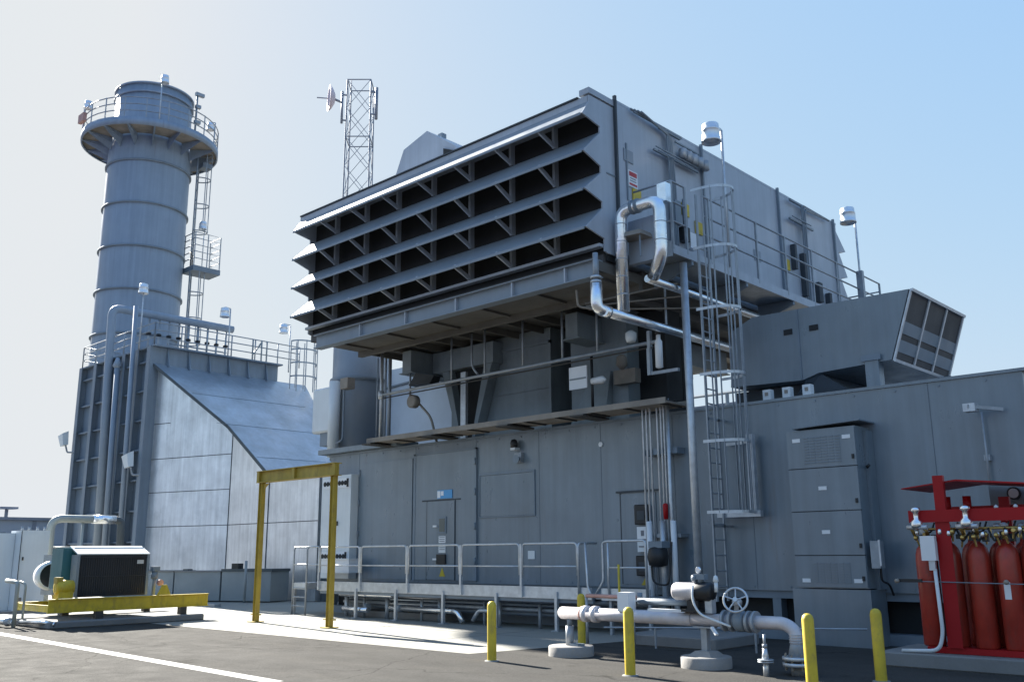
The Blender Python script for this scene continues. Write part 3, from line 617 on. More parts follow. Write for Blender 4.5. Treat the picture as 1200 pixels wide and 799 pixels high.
# screened mouth: plane through (-6.57,6.86) and (-7.05,5.47)
tp, bt = Vector((-6.57, 0, 6.86)), Vector((-7.05, 0, 5.47)); nrm = Vector((1.39, 0, -.48)).normalized()
def mouth(y0, y1, a, b, off, th):
    P_ = [tp.lerp(bt, a), tp.lerp(bt, b)]
    vs_ = [(P_[0].x, y0, P_[0].z), (P_[0].x, y1, P_[0].z), (P_[1].x, y1, P_[1].z), (P_[1].x, y0, P_[1].z)]
    vs_ = [Vector(v) + nrm * off for v in vs_]
    return [tuple(v) for v in vs_], [tuple(v + nrm * th) for v in vs_]
edges_y = [YH + .02 + i * 1.04 for i in range(4)]
for i in range(3):
    m_ = MB(); m_.hexa(*mouth(edges_y[i], edges_y[i + 1], .0, 1, .003, .02)); sc_ = m_.build('screen', 'mesh', gd_)
    m_ = MB()
    for a in (.44, .70): m_.hexa(*mouth(edges_y[i] + .03, edges_y[i + 1] - .03, a, a + .17, .024, .012))
    m_.build('screen_reflection', 'frame', sc_)  # lighter strips paint the reflection across each screen
fr = MB()
for y in edges_y: fr.hexa(*mouth(y - .035, y + .035, -.01, 1.01, .03, .03))
for a in (-.02, .98): fr.hexa(*mouth(YH - .02, 21.95, a, a + .04, .062, .03))
fr.build('mouth_frame', 'galv', gd_)
for x, y in ((-7.45, 18.75), (-6.95, 21.5)):
    lg = B(x - .14, x + .14, y, y + .25, 4.765, 5.62 if y < 20 else 5.46).build('leg', 'wall', gd_)
    if y < 20: MB().box(x - .2, x + .2, y - .03, y - .002, 5.5, 5.62).build('cap_plate', 'frame', lg)
for x in (-9.35, -8.75): B(x, x + .2, YH - .02, YH, 6.35, 6.47).build('lug_slot', 'dark', gd_)
for i, (x, c_, lb) in enumerate(((-9.4, 'offwhite', 'small white box on roof edge, leftmost of three below the duct'), (-8.95, 'offwhite', 'small white box on roof edge, middle of three below the duct'), (-8.5, 'offwhite', 'small white box on roof edge, rightmost of three below the duct'))):
    s = thing('roof_box', (x, 17.9, 4.77), lb, 'box', 'small boxes on the roof edge')
    B(x - .09, x + .09, 17.9, 18.05, 4.78, 5.03).build('body', c_, s); B(x - .035, x + .035, 17.885, 17.9, 4.9, 4.97).build('dial', 'tray', s)

# wall arm floodlight, far right
fl = thing('wall_light', (-5.2, YW, 4.0), 'thin wall bracket light with vertical conduit at right end of wall', 'light')
MB().bar((-5.2, 17.1, 4.12), (-4.75, 17.5, 4.06), .04, .06).build('arm', 'galvd', fl)
B(-5.28, -5.08, 17.1, 17.3, 4.03, 4.17).build('lamp_head', 'galv', fl)
MB().tube([(-5.1, 17.5, 4.05), (-5.1, 17.5, 2.5)], .022, 8).build('conduit', 'galvd', fl)
MB().box(-5.15, -5.05, 17.5, YW, 3.2, 3.3).build('clip', 'galvd', fl)

# ------------------------------------------------------------------ front access deck
dk = thing('access_deck', (-18, 16.3, 0), 'long galvanised access deck with railing in front of the doors', 'deck')
B(-22.95, -12.98, 16.32, 17.5, .76, .80).build('deck_plate', 'galvd', dk)
B(-22.95, -12.98, 16.28, 16.31, .70, .955).build('kick_plate', 'galv', dk)
for a, b in zip([-22.94, -21.03, -19.05, -17.05, -15.03], [-21.03, -19.05, -17.05, -15.03, -13.3]):
    for x in (a + .03,): MB().box(x - .03, x + .03, 16.22, 16.28, .72, 1.9).build('post', 'galv', dk)
    MB().pipe([(a + .07, 16.25, 1.2), (a + .07, 16.25, 1.905), (b - .03, 16.25, 1.905), (b - .03, 16.25, 1.2)], .024, .1, 8).build('top_rail', 'galv', dk)
    MB().tube([(a + .03, 16.25, 1.40), (b, 16.25, 1.40)], .02, 8).build('mid_rail', 'galv', dk)
MB().pipe([(-13.3, 16.25, .8), (-13.3, 16.25, 1.9), (-13.3, 16.9, 1.9)], .026, .1, 8).build('end_post', 'galv', dk)
MB().pipe([(-13.1, 16.25, 1.9), (-13.05, 16.25, .95), (-12.95, 16.25, .8)], .026, .1, 8).build('end_post', 'galv', dk)
for x in (-24.12, -21.19, -19.5, -17.68, -15.83, -13.97):
    q = MB().box(x - .035, x + .035, 16.24, 16.31, 0.0, .78 if x < -15 else .85).build('support_post', 'galv', dk)
    B(x - .1, x + .1, 16.2, 16.36, 0.004, .03).build('foot_plate', 'galvd', q)
B(-22.95, -12.98, 16.33, 16.4, .62, .758).build('edge_channel', 'frame', dk)
# ladder at the deck's left end
dl = thing('deck_ladder', (-23.8, 16.3, 0), 'short galvanised ladder with handrails at the deck left end', 'ladder')
for x in (-24.12, -23.45): MB().pipe([(x, 16.2, 0), (x, 16.2, 1.92), (x, 16.7, 1.92)], .026, .1, 8).build('side_rail', 'galvd', dl)
MB().tube([(-24.12, 16.2, 1.92), (-22.95, 16.25, 1.92)], .024, 8).build('top_rail', 'galv', dl); MB().tube([(-24.12, 16.2, 1.42), (-22.95, 16.25, 1.42)], .02, 8).build('mid_rail', 'galv', dl)
for z in (.25, .5, .75): MB().tube([(-24.12, 16.2, z), (-23.45, 16.2, z)], .02, 6).build('rung', 'galvd', dl)
B(-24.1, -23.5, 16.2, 16.9, .72, .9).build('step', 'galv', dl)
# stub railing right of the deck
sr = thing('stub_railing', (-12.1, 16.3, .7), 'short separate railing section beside the vertical conduits', 'railing')
MB().pipe([(-12.85, 16.25, .8), (-12.62, 16.25, 1.1), (-12.62, 16.25, 1.9), (-12.5, 16.25, 1.93), (-11.5, 16.25, 1.93), (-11.5, 16.25, .75)], .026, .08, 8).build('frame', 'galv', sr)
MB().tube([(-12.48, 16.25, 1.9), (-12.48, 16.25, .75)], .024, 8).build('post', 'galv', sr); MB().tube([(-12.5, 16.25, 1.38), (-11.5, 16.25, 1.38)], .02, 8).build('mid_rail', 'galv', sr)
B(-12.7, -11.45, 16.27, 16.3, .7, .95).build('kick_plate', 'galv', sr); B(-12.9, -11.45, 16.32, 17.5, .72, .77).build('deck_plate', 'galvd', sr)
for x in (-12.5, -11.5): B(x - .03, x + .03, 16.31, 16.38, 0, .72).build('support_post', 'galvd', sr)
# pipes beneath the deck
up = thing('service_pipes', (-18, 16.9, .3), 'tangle of grey and foil service pipes under the access deck', 'pipes')
for z, y, r_, m_ in ((.62, 16.75, .05, 'galvd'), (.50, 16.85, .04, 'frame'), (.40, 16.8, .05, 'galvd'), (.30, 17.0, .06, 'frame'), (.55, 17.1, .07, 'galvd')):
    MB().tube([(-22.4, y, z), (-11.6, y, z)], r_, 8).build('pipe', m_, up)
MB().tube([(-22.2, 16.5, .62), (-19.9, 16.5, .62)], .07, 10).build('foil_pipe', 'silver', up)
MB().tube([(-22.0, 16.48, .22), (-20.9, 16.48, .22)], .08, 10).build('foil_pipe', 'silver', up)
MB().pipe([(-20.0, 16.5, .3), (-17.4, 16.5, .3), (-17.2, 16.5, .05)], .07, .12, 10).build('foil_pipe', 'silver', up)
MB().pipe([(-16.9, 16.55, .1), (-16.7, 16.55, .35), (-16.2, 16.55, .35)], .05, .1, 8).build('elbow_pipe', 'galv', up)
for i, x in enumerate((-22.1, -21.3, -20.3, -18.9, -18.2, -16.6, -16.1, -14.8, -13.5)):
    MB().tube([(x, 16.65, 0.0), (x, 16.65, .55)], .04 if i % 2 else .06, 8).build('stub', 'galvd' if i % 3 else 'galv', up)
for x in (-21.0, -19.6, -17.9): MB().lathe([(.1, -.05), (.1, .05)], (x, 16.52, .3), 10, 'x').build('flange', 'frame', up)
B(-22.3, -18.3, 16.95, 17.5, .004, .16).build('curb', 'conclt', up)

# ------------------------------------------------------------------ vertical conduits at the wall
cb = thing('conduit_bundle', (-11.85, 17.2, .3), 'bundle of thin vertical conduits running up wall beside the stub railing', 'conduits')
for i, x in enumerate((-12.15, -12.05, -11.95, -11.76, -11.66, -11.58)):
    MB().pipe([(x, 17.25, .35), (x, 17.25, 4.93 + (.04 if i > 3 else 0)), (x - .6, 17.25, 4.95)], .024, .06, 8).build('conduit', 'galv', cb)
MB().tube([(-11.45, 17.2, .35), (-11.45, 17.2, 5.0)], .045, 10).build('large_conduit', 'galv', cb)
for i, x in enumerate((-12.05, -11.7, -11.42)): MB().tube([(x, 17.2, .35), (x, 17.2, 2.35)], .065, 10).build('sleeve', 'white' if i != 1 else 'galv', cb)
B(-12.2, -11.3, 17.28, YW, 3.8, 3.93).build('clamp', 'frame', cb); B(-12.2, -11.3, 17.28, YW, 2.0, 2.08).build('clamp', 'galvd', cb)
MB().lathe([(.05, 0), (.06, .3), (.03, .34)], (-11.55, 17.12, 2.38), 10).build('red_tag', 'red', cb)
vv = thing('valve_controller', (-11.75, 16.95, 1.5), 'black round valve controller with cables on the conduit bundle', 'valve')
MB().lathe([(.06, -.22), (.2, -.18), (.23, 0), (.2, .16), (.1, .22)], (-11.7, 16.98, 1.6), 16).build('body', 'black', vv)
MB().box(-11.85, -11.5, 16.85, 17.15, 1.78, 1.92).build('head', 'frame', vv)
MB().pipe([(-11.85, 16.95, 1.4), (-11.8, 16.9, 1.05), (-11.4, 16.9, 1.0), (-11.35, 17.0, 1.9)], .022, .15, 6).build('cable', 'black', vv)
for z, lb in ((2.3, 'black alarm box on second door beside conduits, upper of two'), (1.18, 'black alarm box on second door beside conduits, lower of two')):
    s = thing('alarm_box', (-12.45, 17.5, z), lb, 'box', 'black boxes on the second door')
    B(-12.64, -12.26, 17.46, YW - .021, z, z + .44).build('body', 'black', s, bevel=.02); MB().box(-12.55, -12.35, 17.45, 17.46, z + .1, z + .3).build('lens', 'seam', s)
s = thing('wall_notice', (-12.45, 17.5, 1.75), 'white notice sheets between two black alarm boxes on second door', 'notice')
B(-12.6, -12.3, 17.5, YW - .021, 1.98, 2.25).build('sheet', 'white', s); B(-12.6, -12.3, 17.5, YW - .021, 1.7, 1.95).build('sheet', 'offwhite', s)
MB().box(-12.49, -12.41, 17.492, 17.5, 2.05, 2.17).box(-12.56, -12.34, 17.492, 17.5, 1.8, 1.83).build('symbol', 'ink', s)
solo(MB().prism([(-12.58, .98), (-12.32, .98), (-12.45, 1.16)], 'y', YW - .03, YW - .021), 'warning_sign', 'yellow', (-12.45, YW, .98), 'small yellow triangular sticker low on the second door', 'sign')
solo(MB().tube([(-12.02, 16.0, .3), (-12.02, 16.0, 1.45)], .025, 8), 'marker_post', 'yellow', (-12.02, 16.0, .3), 'thin yellow marker post behind the gas pipe', 'marker post')

# ------------------------------------------------------------------ gas pipe run with valves
gp = thing('gas_pipe', (-9, 12.75, 0), 'pale jacketed horizontal gas pipe with flanges and downturned elbow', 'pipe')
GY, GZ, GR = 12.75, .69, .102
MB().tube([(-10.82, GY, GZ), (-8.2, GY, GZ)], GR, 20).build('pipe', 'pipewhite', gp)
MB().lathe([(.0, -.06), (GR * .7, -.045), (GR, 0)], (-10.82, GY, GZ), 20, 'x', cap=False).build('end_cap', 'pipewhite', gp)
for x in (-10.28, -10.08): MB().lathe([(.10, -.05), (.135, -.045), (.135, .045), (.10, .05)], (x, GY, GZ), 20, 'x').build('coupling', 'pipewhite', gp)
MB().lathe([(GR + .003, -.02), (GR + .02, -.02), (GR + .02, .02), (GR + .003, .02)], (-10.36, GY, GZ), 20, 'x').build('strap', 'rust', gp)
MB().pipe([(-8.2, GY, GZ), (-6.66, GY, GZ), (-6.50, GY, GZ - .1), (-6.5, GY, .42)], .092, .22, 18).build('elbow_pipe', 'pipewhite', gp)
for k in range(4):
    MB().lathe([(.097, -.006), (.101, -.006), (.101, .006), (.097, .006)], (-6.5, GY, .44 + .035 * k), 18).build('jacket_seam', 'galv', gp)
MB().lathe([(.135, .0), (.095, .18), (.08, .25)], (-6.5, GY, .22), 18).build('reducer', 'galvd', gp)
for z in (.20, .12): MB().lathe([(.21, 0), (.21, .05)], (-6.5, GY, z), 22).build('flange', 'galv', gp)
bl_ = MB()
for k in range(8):
    t = 2 * math.pi * k / 8; bl_.tube([(-6.5 + .175 * math.cos(t), GY + .175 * math.sin(t), .07), (-6.5 + .175 * math.cos(t), GY + .175 * math.sin(t), .29)], .014, 6)
bl_.build('bolt', 'tray', gp)
MB().tube([(-6.5, GY, 0), (-6.5, GY, .12)], .10, 16).build('ground_stub', 'concd', gp)
for x in (-7.62, -7.5, -7.22, -7.12): MB().lathe([(.155, -.022), (.155, .022)], (x, GY, GZ), 20, 'x').build('flange', 'galvd', gp)
B(-9.55, -9.33, GY - .1, GY + .1, GZ + .07, 1.06).build('bracket_block', 'white', gp)
MB().box(-9.0, -8.3, GY - .04, GY + .06, GZ + .09, GZ + .13).build('top_plate', 'white', gp)
MB().tube([(-9.3, GY + .15, .92), (-8.0, GY + .15, .92)], .055, 10).build('bypass_pipe', 'frame', gp)
rpx = thing('small_pipe', (-10.4, 13.3, .9), 'thin pinkish primer pipe behind the gas pipe', 'pipe')
MB().tube([(-11.2, 13.9, .92), (-10.0, 13.9, .92)], .035, 8).build('pipe', 'rust', rpx); MB().tube([(-10.0, 13.9, .85), (-10.0, 13.9, 1.0)], .05, 8).build('fitting', 'frame', rpx)
MB().tube([(-11.2, 13.9, 0), (-11.2, 13.9, .9)], .025, 8).build('leg', 'galvd', rpx); MB().tube([(-10.15, 13.9, 0), (-10.15, 13.9, .9)], .025, 8).build('leg', 'galvd', rpx)
for x, lb, tall in ((-10.62, 'round concrete footing under the left end of the gas pipe', 0), (-7.98, 'round concrete footing with post beneath the valve actuator', 1)):
    s = thing('pipe_footing', (x, GY, 0), lb, 'footing', 'round concrete pipe footings')
    MB().lathe([(.385, 0), (.385, .15), (.37, .165), (0, .165)], (x, GY - .02, 0), 32, cap=False).build('concrete_base', 'conclt', s)
    if tall:
        MB().hexa([(x - .22, GY - .2, .166), (x + .2, GY - .2, .166), (x + .2, GY + .2, .166), (x - .22, GY + .2, .166)], [(x - .12, GY - .12, .24), (x + .12, GY - .12, .24), (x + .12, GY + .12, .24), (x - .12, GY + .12, .24)]).build('grout_pad', 'conclt', s)
        MB().box(x - .05, x + .05, GY - .05, GY + .05, .24, .57).box(x - .16, x + .16, GY - .09, GY + .09, .57, .592).build('post', 'galvd', s)
    else:
        MB().tube([(x - .04, GY, .166), (x - .04, GY, .48)], .07, 12).build('post', 'galvd', s)
        MB().tube([(x - .04, GY, .48), (x - .04, GY, .6)], .045, 12).build('jack_screw', 'frame', s); MB().box(x + .03, x + .22, GY - .1, GY + .08, .166, .2).build('foot_bracket', 'frame', s)
act = thing('valve_actuator', (-8.1, 12.7, .9), 'pale horizontal cylinder actuator with black end on the gas pipe', 'actuator')
MB().lathe([(.0, -.36), (.12, -.35), (.135, -.32), (.135, .06)], (-8.12, 12.72, 1.10), 22, 'x', cap=False).build('cylinder', 'pipewhite', act)
MB().lathe([(.14, .06), (.145, .1), (.145, .28), (.11, .33), (.0, .34)], (-8.12, 12.72, 1.10), 22, 'x', cap=False).build('end_housing', 'black', act)
MB().box(-8.2, -8.0, 12.62, 12.82, .8, .97).box(-8.3, -7.95, 12.6, 12.84, .80, .84).build('yoke', 'black', act)
MB().tube([(-8.0, 12.72, 1.23), (-8.0, 12.72, 1.33)], .05, 10).lathe([(.06, 0), (.06, .07)], (-8.12, 12.7, 1.30), 12, 'x').box(-8.12, -7.9, 12.66, 12.78, 1.28, 1.36).build('positioner', 'frame', act)
MB().lathe([(.035, -.01), (.055, 0), (.035, .01)], (-8.02, 12.7, 1.42), 14, 'y').build('gauge', 'silver', act)
MB().pipe([(-8.05, 12.57, 1.2), (-8.06, 12.55, .98), (-7.95, 12.55, .78), (-7.7, 12.56, .70), (-7.45, 12.6, .62)], .018, .12, 8).build('flex_hose', 'offwhite', act)
MB().tube([(-7.72, 12.7, 1.1), (-7.72, 12.7, 1.24)], .03, 8).lathe([(.0, 0), (.045, .04), (.03, .11), (0, .13)], (-7.72, 12.7, 1.22), 10).build('relief_vent', 'offwhite', act)
MB().box(-7.92, -7.80, 12.68, 12.8, .79, 1.0).build('stem_yoke', 'galv', act); MB().bar((-7.74, 12.55, .60), (-7.63, 12.5, .50), .05, .03).build('hand_lever', 'white', act)
gv = thing('gate_valve', (-7.36, GY, .7), 'gate valve with spoked grey handwheel on the gas pipe', 'valve')
MB().lathe([(.12, -.09), (.15, -.05), (.15, .05), (.12, .09)], (-7.36, GY, GZ), 18, 'x').build('body', 'frame', gv)
MB().bar((-7.42, GY - .02, .76), (-7.36, GY - .1, .96), .06, .05).lathe([(.07, 0), (.075, .06), (.05, .1)], (-7.36, GY - .08, .92), 12).build('yoke', 'galv', gv)
wc_ = Vector((-7.35, GY - .14, 1.0)); ax = Vector((.32, -.9, .28)).normalized(); ua = ax.cross(Vector((0, 0, 1))).normalized(); ub = ua.cross(ax)
pts = [wc_ + (ua * math.cos(t) + ub * math.sin(t)) * .175 for t in [2 * math.pi * k / 28 for k in range(29)]]
m_ = MB().tube(pts, .017, 8, cap=False)
hw = m_.build('handwheel', 'galv', gv)
m_ = MB()
for k in range(5):
    t = 2 * math.pi * k / 5 + .3; m_.tube([wc_, wc_ + (ua * math.cos(t) + ub * math.sin(t)) * .17], .012, 6)
m_.tube([wc_ - ax * .12, wc_ + ax * .05], .035, 10).build('spoke', 'galv', hw)
dn = thing('drain_valve', (-6.75, 12.35, 0), 'small upright drain pipe with flange beside the elbow', 'drain pipe')
MB().tube([(-6.78, 12.35, 0), (-6.78, 12.35, .2)], .04, 12).tube([(-6.78, 12.35, .2), (-6.78, 12.35, .38)], .045, 12, rr=[.055, .03]).build('pipe', 'galv', dn)
for z in (.185, .21): MB().lathe([(.11, 0), (.11, .018)], (-6.78, 12.35, z), 16).build('flange', 'galvd', dn)
MB().tube([(-6.78, 12.35, .38), (-6.78, 12.35, .56)], .02, 8).lathe([(.035, 0), (.035, .05)], (-6.78, 12.35, .38), 10).build('stem', 'galvd', dn)
for (x0, x1, y0, y1, z, lb) in ((-11.1, -9.1, 14.85, 16.4, .2, 'low grey concrete pad behind the gas pipe valves'),):
    solo(B(x0, x1, y0, y1, 0, z), 'concrete_pad', 'concd', ((x0 + x1) / 2, y0, 0), lb, 'concrete pad', bevel=.02)
sk_ = thing('low_rail_pipe', (-9.5, 14, .35), 'thin horizontal tubing rail in shade behind the gas pipe', 'tubing')
MB().tube([(-11.2, 14.4, .33), (-6.6, 15.4, .45)], .018, 6).build('tube', 'galvd', sk_)
for x in (-10.2, -8.4): MB().tube([(x, 14.4 + (x + 11.2) * .217, .0), (x, 14.4 + (x + 11.2) * .217, .36)], .02, 6).build('leg', 'galvd', sk_)

# ------------------------------------------------------------------ bollards
b0 = thing('bollard', (-11.10, 11.30, 0), 'yellow bollard at the corner of the concrete apron', 'bollard', 'yellow bollards')
MB().lathe([(.075, 0), (.075, .86), (.062, .905), (.035, .928), (0, .935)], (-11.10, 11.30, 0), 20, cap=False).build('post', 'yellow', b0)
MB().lathe([(.12, 0), (.11, .012), (.076, .014)], (-11.10, 11.30, .0), 16, cap=False).build('collar', 'concd', b0)
for x, y, lb in ((-8.29, 11.23, 'yellow bollard in front of the jacketed gas pipe'), (-5.63, 11.38, 'yellow bollard beside the gas pipe elbow, left of the right pair'), (-5.37, 12.84, 'yellow bollard in front of the louvred cabinet, nearest to the red rack'), (-11.66, 14.3, 'yellow bollard behind the left end of the gas pipe')):
    dup(b0, (x, y, 0), lb, 'yellow bollards')

# ------------------------------------------------------------------ crane frame
cr = thing('lifting_gantry', (-20.5, 13.75, 0), 'yellow steel portal lifting frame standing on the concrete apron', 'gantry')
for x in (-22.1, -18.9):
    q = MB().box(x - .06, x + .06, 13.735, 13.765, 0.03, 3.56).box(x - .072, x - .061, 13.69, 13.81, .03, 3.58).box(x + .061, x + .072, 13.69, 13.81, .03, 3.58).build('post', 'yellowd', cr)
    B(x - .17, x + .17, 13.6, 13.9, .004, .028).build('base_plate', 'yellowd', q)
    MB().tube([(x - .24, 13.75, .2), (x + .24, 13.75, .2)], .02, 6).build('stop_bar', 'yellowd', q)
MB().prism([(-22.015, 3.55), (-22.015, 3.25), (-21.95, 3.45), (-21.8, 3.55)], 'y', 13.73, 13.77).build('gusset', 'yellowd', cr)
bm_ = MB().box(-22.25, -18.75, 13.725, 13.775, 3.60, 3.87).box(-22.25, -18.75, 13.64, 13.86, 3.871, 3.89).box(-22.25, -18.75, 13.64, 13.86, 3.582, 3.599).build('beam', 'yellowd', cr)
for x in (-20.6, -18.87, -22.25): B(x, x + .11, 13.655, 13.725, 3.60, 3.87).build('stiffener', 'yellowd', bm_)

# ------------------------------------------------------------------ cylinder rack
rk = thing('cylinder_rack', (-4.6, 15.2, 0), 'red steel rack with pitched roof holding the gas cylinders', 'rack')
B(-5.45, -2.9, 14.80, 15.75, .215, .30).build('base_frame', 'red', rk)
for x, y in ((-5.03, 14.78), (-4.4, 15.7), (-3.0, 14.78), (-3.0, 15.7)):
    B(x - .075, x + .075, y - .04, y + .04, .30, 2.79 if (y < 15 and x < -4) else 2.48).build('post', 'red', rk)
B(-5.50, -2.95, 14.70, 14.735, 2.1, 2.28).build('front_beam', 'red', rk); B(-5.45, -2.95, 15.745, 15.78, 2.2, 2.36).build('rear_beam', 'red', rk)
B(-5.13, -4.92, 14.737, 14.739, .3, 2.28).build('front_plate', 'red', rk)
MB().hexa([(-5.62, 14.83, 2.615), (-4.8, 14.83, 2.70), (-4.8, 16.1, 2.70), (-5.62, 16.1, 2.615)], [(-5.62, 14.83, 2.63), (-4.8, 14.83, 2.725), (-4.8, 16.1, 2.725), (-5.62, 16.1, 2.63)]).build('roof_sheet', 'red', rk)
MB().hexa([(-4.8, 14.83, 2.70), (-2.8, 14.83, 2.50), (-2.8, 16.1, 2.50), (-4.8, 16.1, 2.70)], [(-4.8, 14.83, 2.725), (-2.8, 14.83, 2.52), (-2.8, 16.1, 2.52), (-4.8, 16.1, 2.725)]).build('roof_sheet', 'red', rk)
MB().tube([(-5.75, 14.72, 1.24), (-2.95, 14.72, 1.20)], .008, 6).build('retaining_chain', 'frame', rk)
B(-5.75, -5.4, 14.70, 14.74, 1.22, 1.27).build('chain_bracket', 'black', rk)
for x in (-5.76, -4.22): MB().lathe([(.0, -.03), (.035, -.02), (.035, .02), (0, .03)], (x, 14.68, 1.24), 10, 'y', cap=False).build('end_knob', 'tray', rk)
for x in (-5.15, -4.85): MB().tube([(x, 15.4, 2.25), (x, 15.4, 2.5)], .06, 10).build('stub_post', 'red', rk)
solo(B(-6.1, -2.6, 14.55, 16.1, .0, .21), 'concrete_pad', 'concd', (-4.4, 14.55, 0), 'grey concrete pad beneath the red cylinder rack', 'concrete pad', bevel=.02)
cyl0 = None
cyl_spots = [(-5.40, 15.0, 'front', 'red gas cylinder at the left end of the rack'), (-5.07, 15.05, 'tag', 'red gas cylinder behind the white box on the rack post'), (-4.65, 15.0, 'front', 'red gas cylinder just right of the rack post'),
             (-4.25, 14.98, 'tag', 'red gas cylinder with white label right of the rack centre'), (-3.98, 15.16, 'front', 'red gas cylinder next right of the labelled one'), (-3.66, 15.1, 'front', 'red gas cylinder at photo right edge'),
             (-4.86, 15.42, 'rear', 'red gas cylinder in the rear row behind the rack post'), (-4.46, 15.40, 'rear', 'red gas cylinder in the rear row seen left of labelled cylinder'), (-4.14, 15.46, 'rear', 'red gas cylinder in the rear row right of the labelled cylinder'), (-3.76, 15.4, 'rear', 'red gas cylinder in rear row nearest to the right edge')]
for x, y, kd, lb in cyl_spots:
    if cyl0 is None:
        t = thing('gas_cylinder', (x, y, .30), lb, 'gas cylinder', 'red gas cylinders in the rack')
        MB().lathe([(.0, 0), (.145, .0), (.158, .02), (.158, 1.24), (.152, 1.33), (.13, 1.41), (.09, 1.47), (.05, 1.50), (.045, 1.54)], (x, y, .30), 24).build('body', 'redcyl', t)
        v = MB().lathe([(.035, 1.53), (.045, 1.55), (.045, 1.6), (.025, 1.62), (.025, 1.70)], (x, y, .30), 12).build('valve', 'brass', t)
        MB().lathe([(.05, -.03), (.055, 0), (.05, .03)], (x, y - .02, 1.99), 10, 'y').lathe([(.02, 1.68), (.06, 1.72), (.06, 1.76), (.02, 1.78)], (x, y, .30), 12).build('valve_head', 'galv', v)
        MB().pipe([(x, y, 1.94), (x + .12, y - .02, 1.96), (x + .16, y + .02, 2.1)], .014, .05, 6).build('hose', 'black', t)
        cyl0 = t
    else: t = dup(cyl0, (x, y, .30), lb, 'red gas cylinders in the rack')
    if kd == 'tag':
        t['_o'] = (x, y, .30)
        m_ = MB()
        a0 = -1.9
        for k in range(4):
            a, b = a0 + k * .14, a0 + (k + 1) * .14
            m_._faces([(x + .162 * math.cos(a), y + .162 * math.sin(a), 1.0), (x + .162 * math.cos(b), y + .162 * math.sin(b), 1.0), (x + .162 * math.cos(b), y + .162 * math.sin(b), 1.24), (x + .162 * math.cos(a), y + .162 * math.sin(a), 1.24)], [(0, 1, 2, 3)])
        m_.build('paper_label', 'white', t)
for i, (x, lb) in enumerate(((-5.37, 'silver pilot valve head at the left of the front rack beam'), (-4.66, 'silver pilot valve head right of the rack post'))):
    s = thing('pilot_valve', (x, 14.68, 2.0), lb, 'valve', 'silver pilot valves on rack beam')
    MB().lathe([(.03, 0), (.08, .02), (.09, .1), (.04, .15), (.04, .24), (.07, .27), (.07, .31), (.02, .33)], (x, 14.66, 2.0), 14).build('body', 'silver', s)
    MB().tube([(x - .15, 14.66, 2.03), (x + .15, 14.66, 2.03)], .035, 8).build('tee', 'galv', s)
    MB().tube([(x - .1, 14.66, 2.03), (x - .1, 14.8, 1.92)], .025, 8).tube([(x + .1, 14.66, 2.03), (x + .1, 14.8, 1.92)], .025, 8).build('tube', 'brass', s)
mf = thing('cylinder_manifold', (-4.1, 14.85, 1.95), 'brass manifold tubes and small valves above the red cylinders', 'manifold')
m_ = MB().tube([(-5.35, 14.85, 2.0), (-3.2, 14.85, 2.0)], .02, 8)
for k in range(12): m_.tube([(-5.3 + .18 * k, 14.85, 1.86), (-5.3 + .18 * k, 14.85, 2.0)], .016, 6)
m_.build('header', 'brass', mf)
m_ = MB()
for k in range(12):
    x = -4.4 + .13 * k; m_.lathe([(.02, 0), (.03, .03), (.02, .05), (.02, .12), (.035, .15), (.01, .18)], (x, 14.8, 2.1 + .05 * (k % 2)), 8)
m_.build('small_valves', 'galv', mf)
for k in range(16):
    m_ = MB(); x = -5.45 + .14 * k + random.uniform(-.03, .03); z = 1.9 + random.uniform(-.04, .06); y = 14.74 + random.uniform(0, .12)
    m_.lathe([(.02, -.03), (.038, -.02), (.038, .02), (.02, .03)], (x, y, z), 8, random.choice('xy')); m_.tube([(x, y, z), (x + random.uniform(-.05, .05), y + .05, z - .14)], .014, 6)
    m_.build('coupling', 'brass', mf)
for k in range(14):
    m_ = MB(); x = -5.42 + .16 * k + random.uniform(-.03, .03); z = 1.93 + random.uniform(-.03, .09)
    m_.lathe([(.015, -.04), (.03, -.03), (.03, .03), (.015, .04)], (x, 14.72 + random.uniform(0, .1), z), 8, 'z')
    m_.build('actuator_head', 'silver', mf)
m_ = MB()
for k in range(12): m_.box(-5.42 + .18 * k, -5.34 + .18 * k, 14.82, 14.9, 1.8 + random.uniform(0, .05), 1.92)
m_.build('valve_bodies', 'black', mf)
m_ = MB()
for k in range(10): m_.pipe([(-5.3 + .22 * k, 14.82, 2.0), (-5.22 + .22 * k, 14.78, 1.8), (-5.12 + .22 * k, 14.84, 1.95)], .016, .05, 6)
m_.build('hoses', 'black', mf)
s = thing('control_box', (-5.24, 14.66, 1.5), 'white control box with grey conduit on the rack post', 'box')
B(-5.33, -5.12, 14.6, 14.69, 1.54, 1.90).build('body', 'white', s)
MB().box(-5.24, -5.15, 14.62, 14.68, 1.40, 1.54).build('gland', 'galv', s)
MB().pipe([(-5.17, 14.65, 1.42), (-5.15, 14.65, .5), (-5.22, 14.63, .26), (-5.75, 14.6, .235)], .028, .2, 8).build('conduit', 'offwhite', s)
s = thing('gauge_panel', (-4.1, 16.3, 2.3), 'grey panel with round black gauge behind the rack roof', 'gauge panel')
B(-4.75, -4.2, 16.2, 16.24, 2.15, 2.75).build('panel', 'bluegrey', s)
for z in (2.55, 2.25): 
    g2 = MB().lathe([(.1, 0), (.1, -.05)], (-4.38, 16.19, z), 16, 'y').build('gauge', 'black', s); MB().lathe([(.075, 0), (.075, -.004)], (-4.38, 16.138, z), 16, 'y').build('dial', 'white', g2)
B(-4.5, -4.4, 16.24, YW, 2.3, 2.36).build('bracket', 'galvd', s)

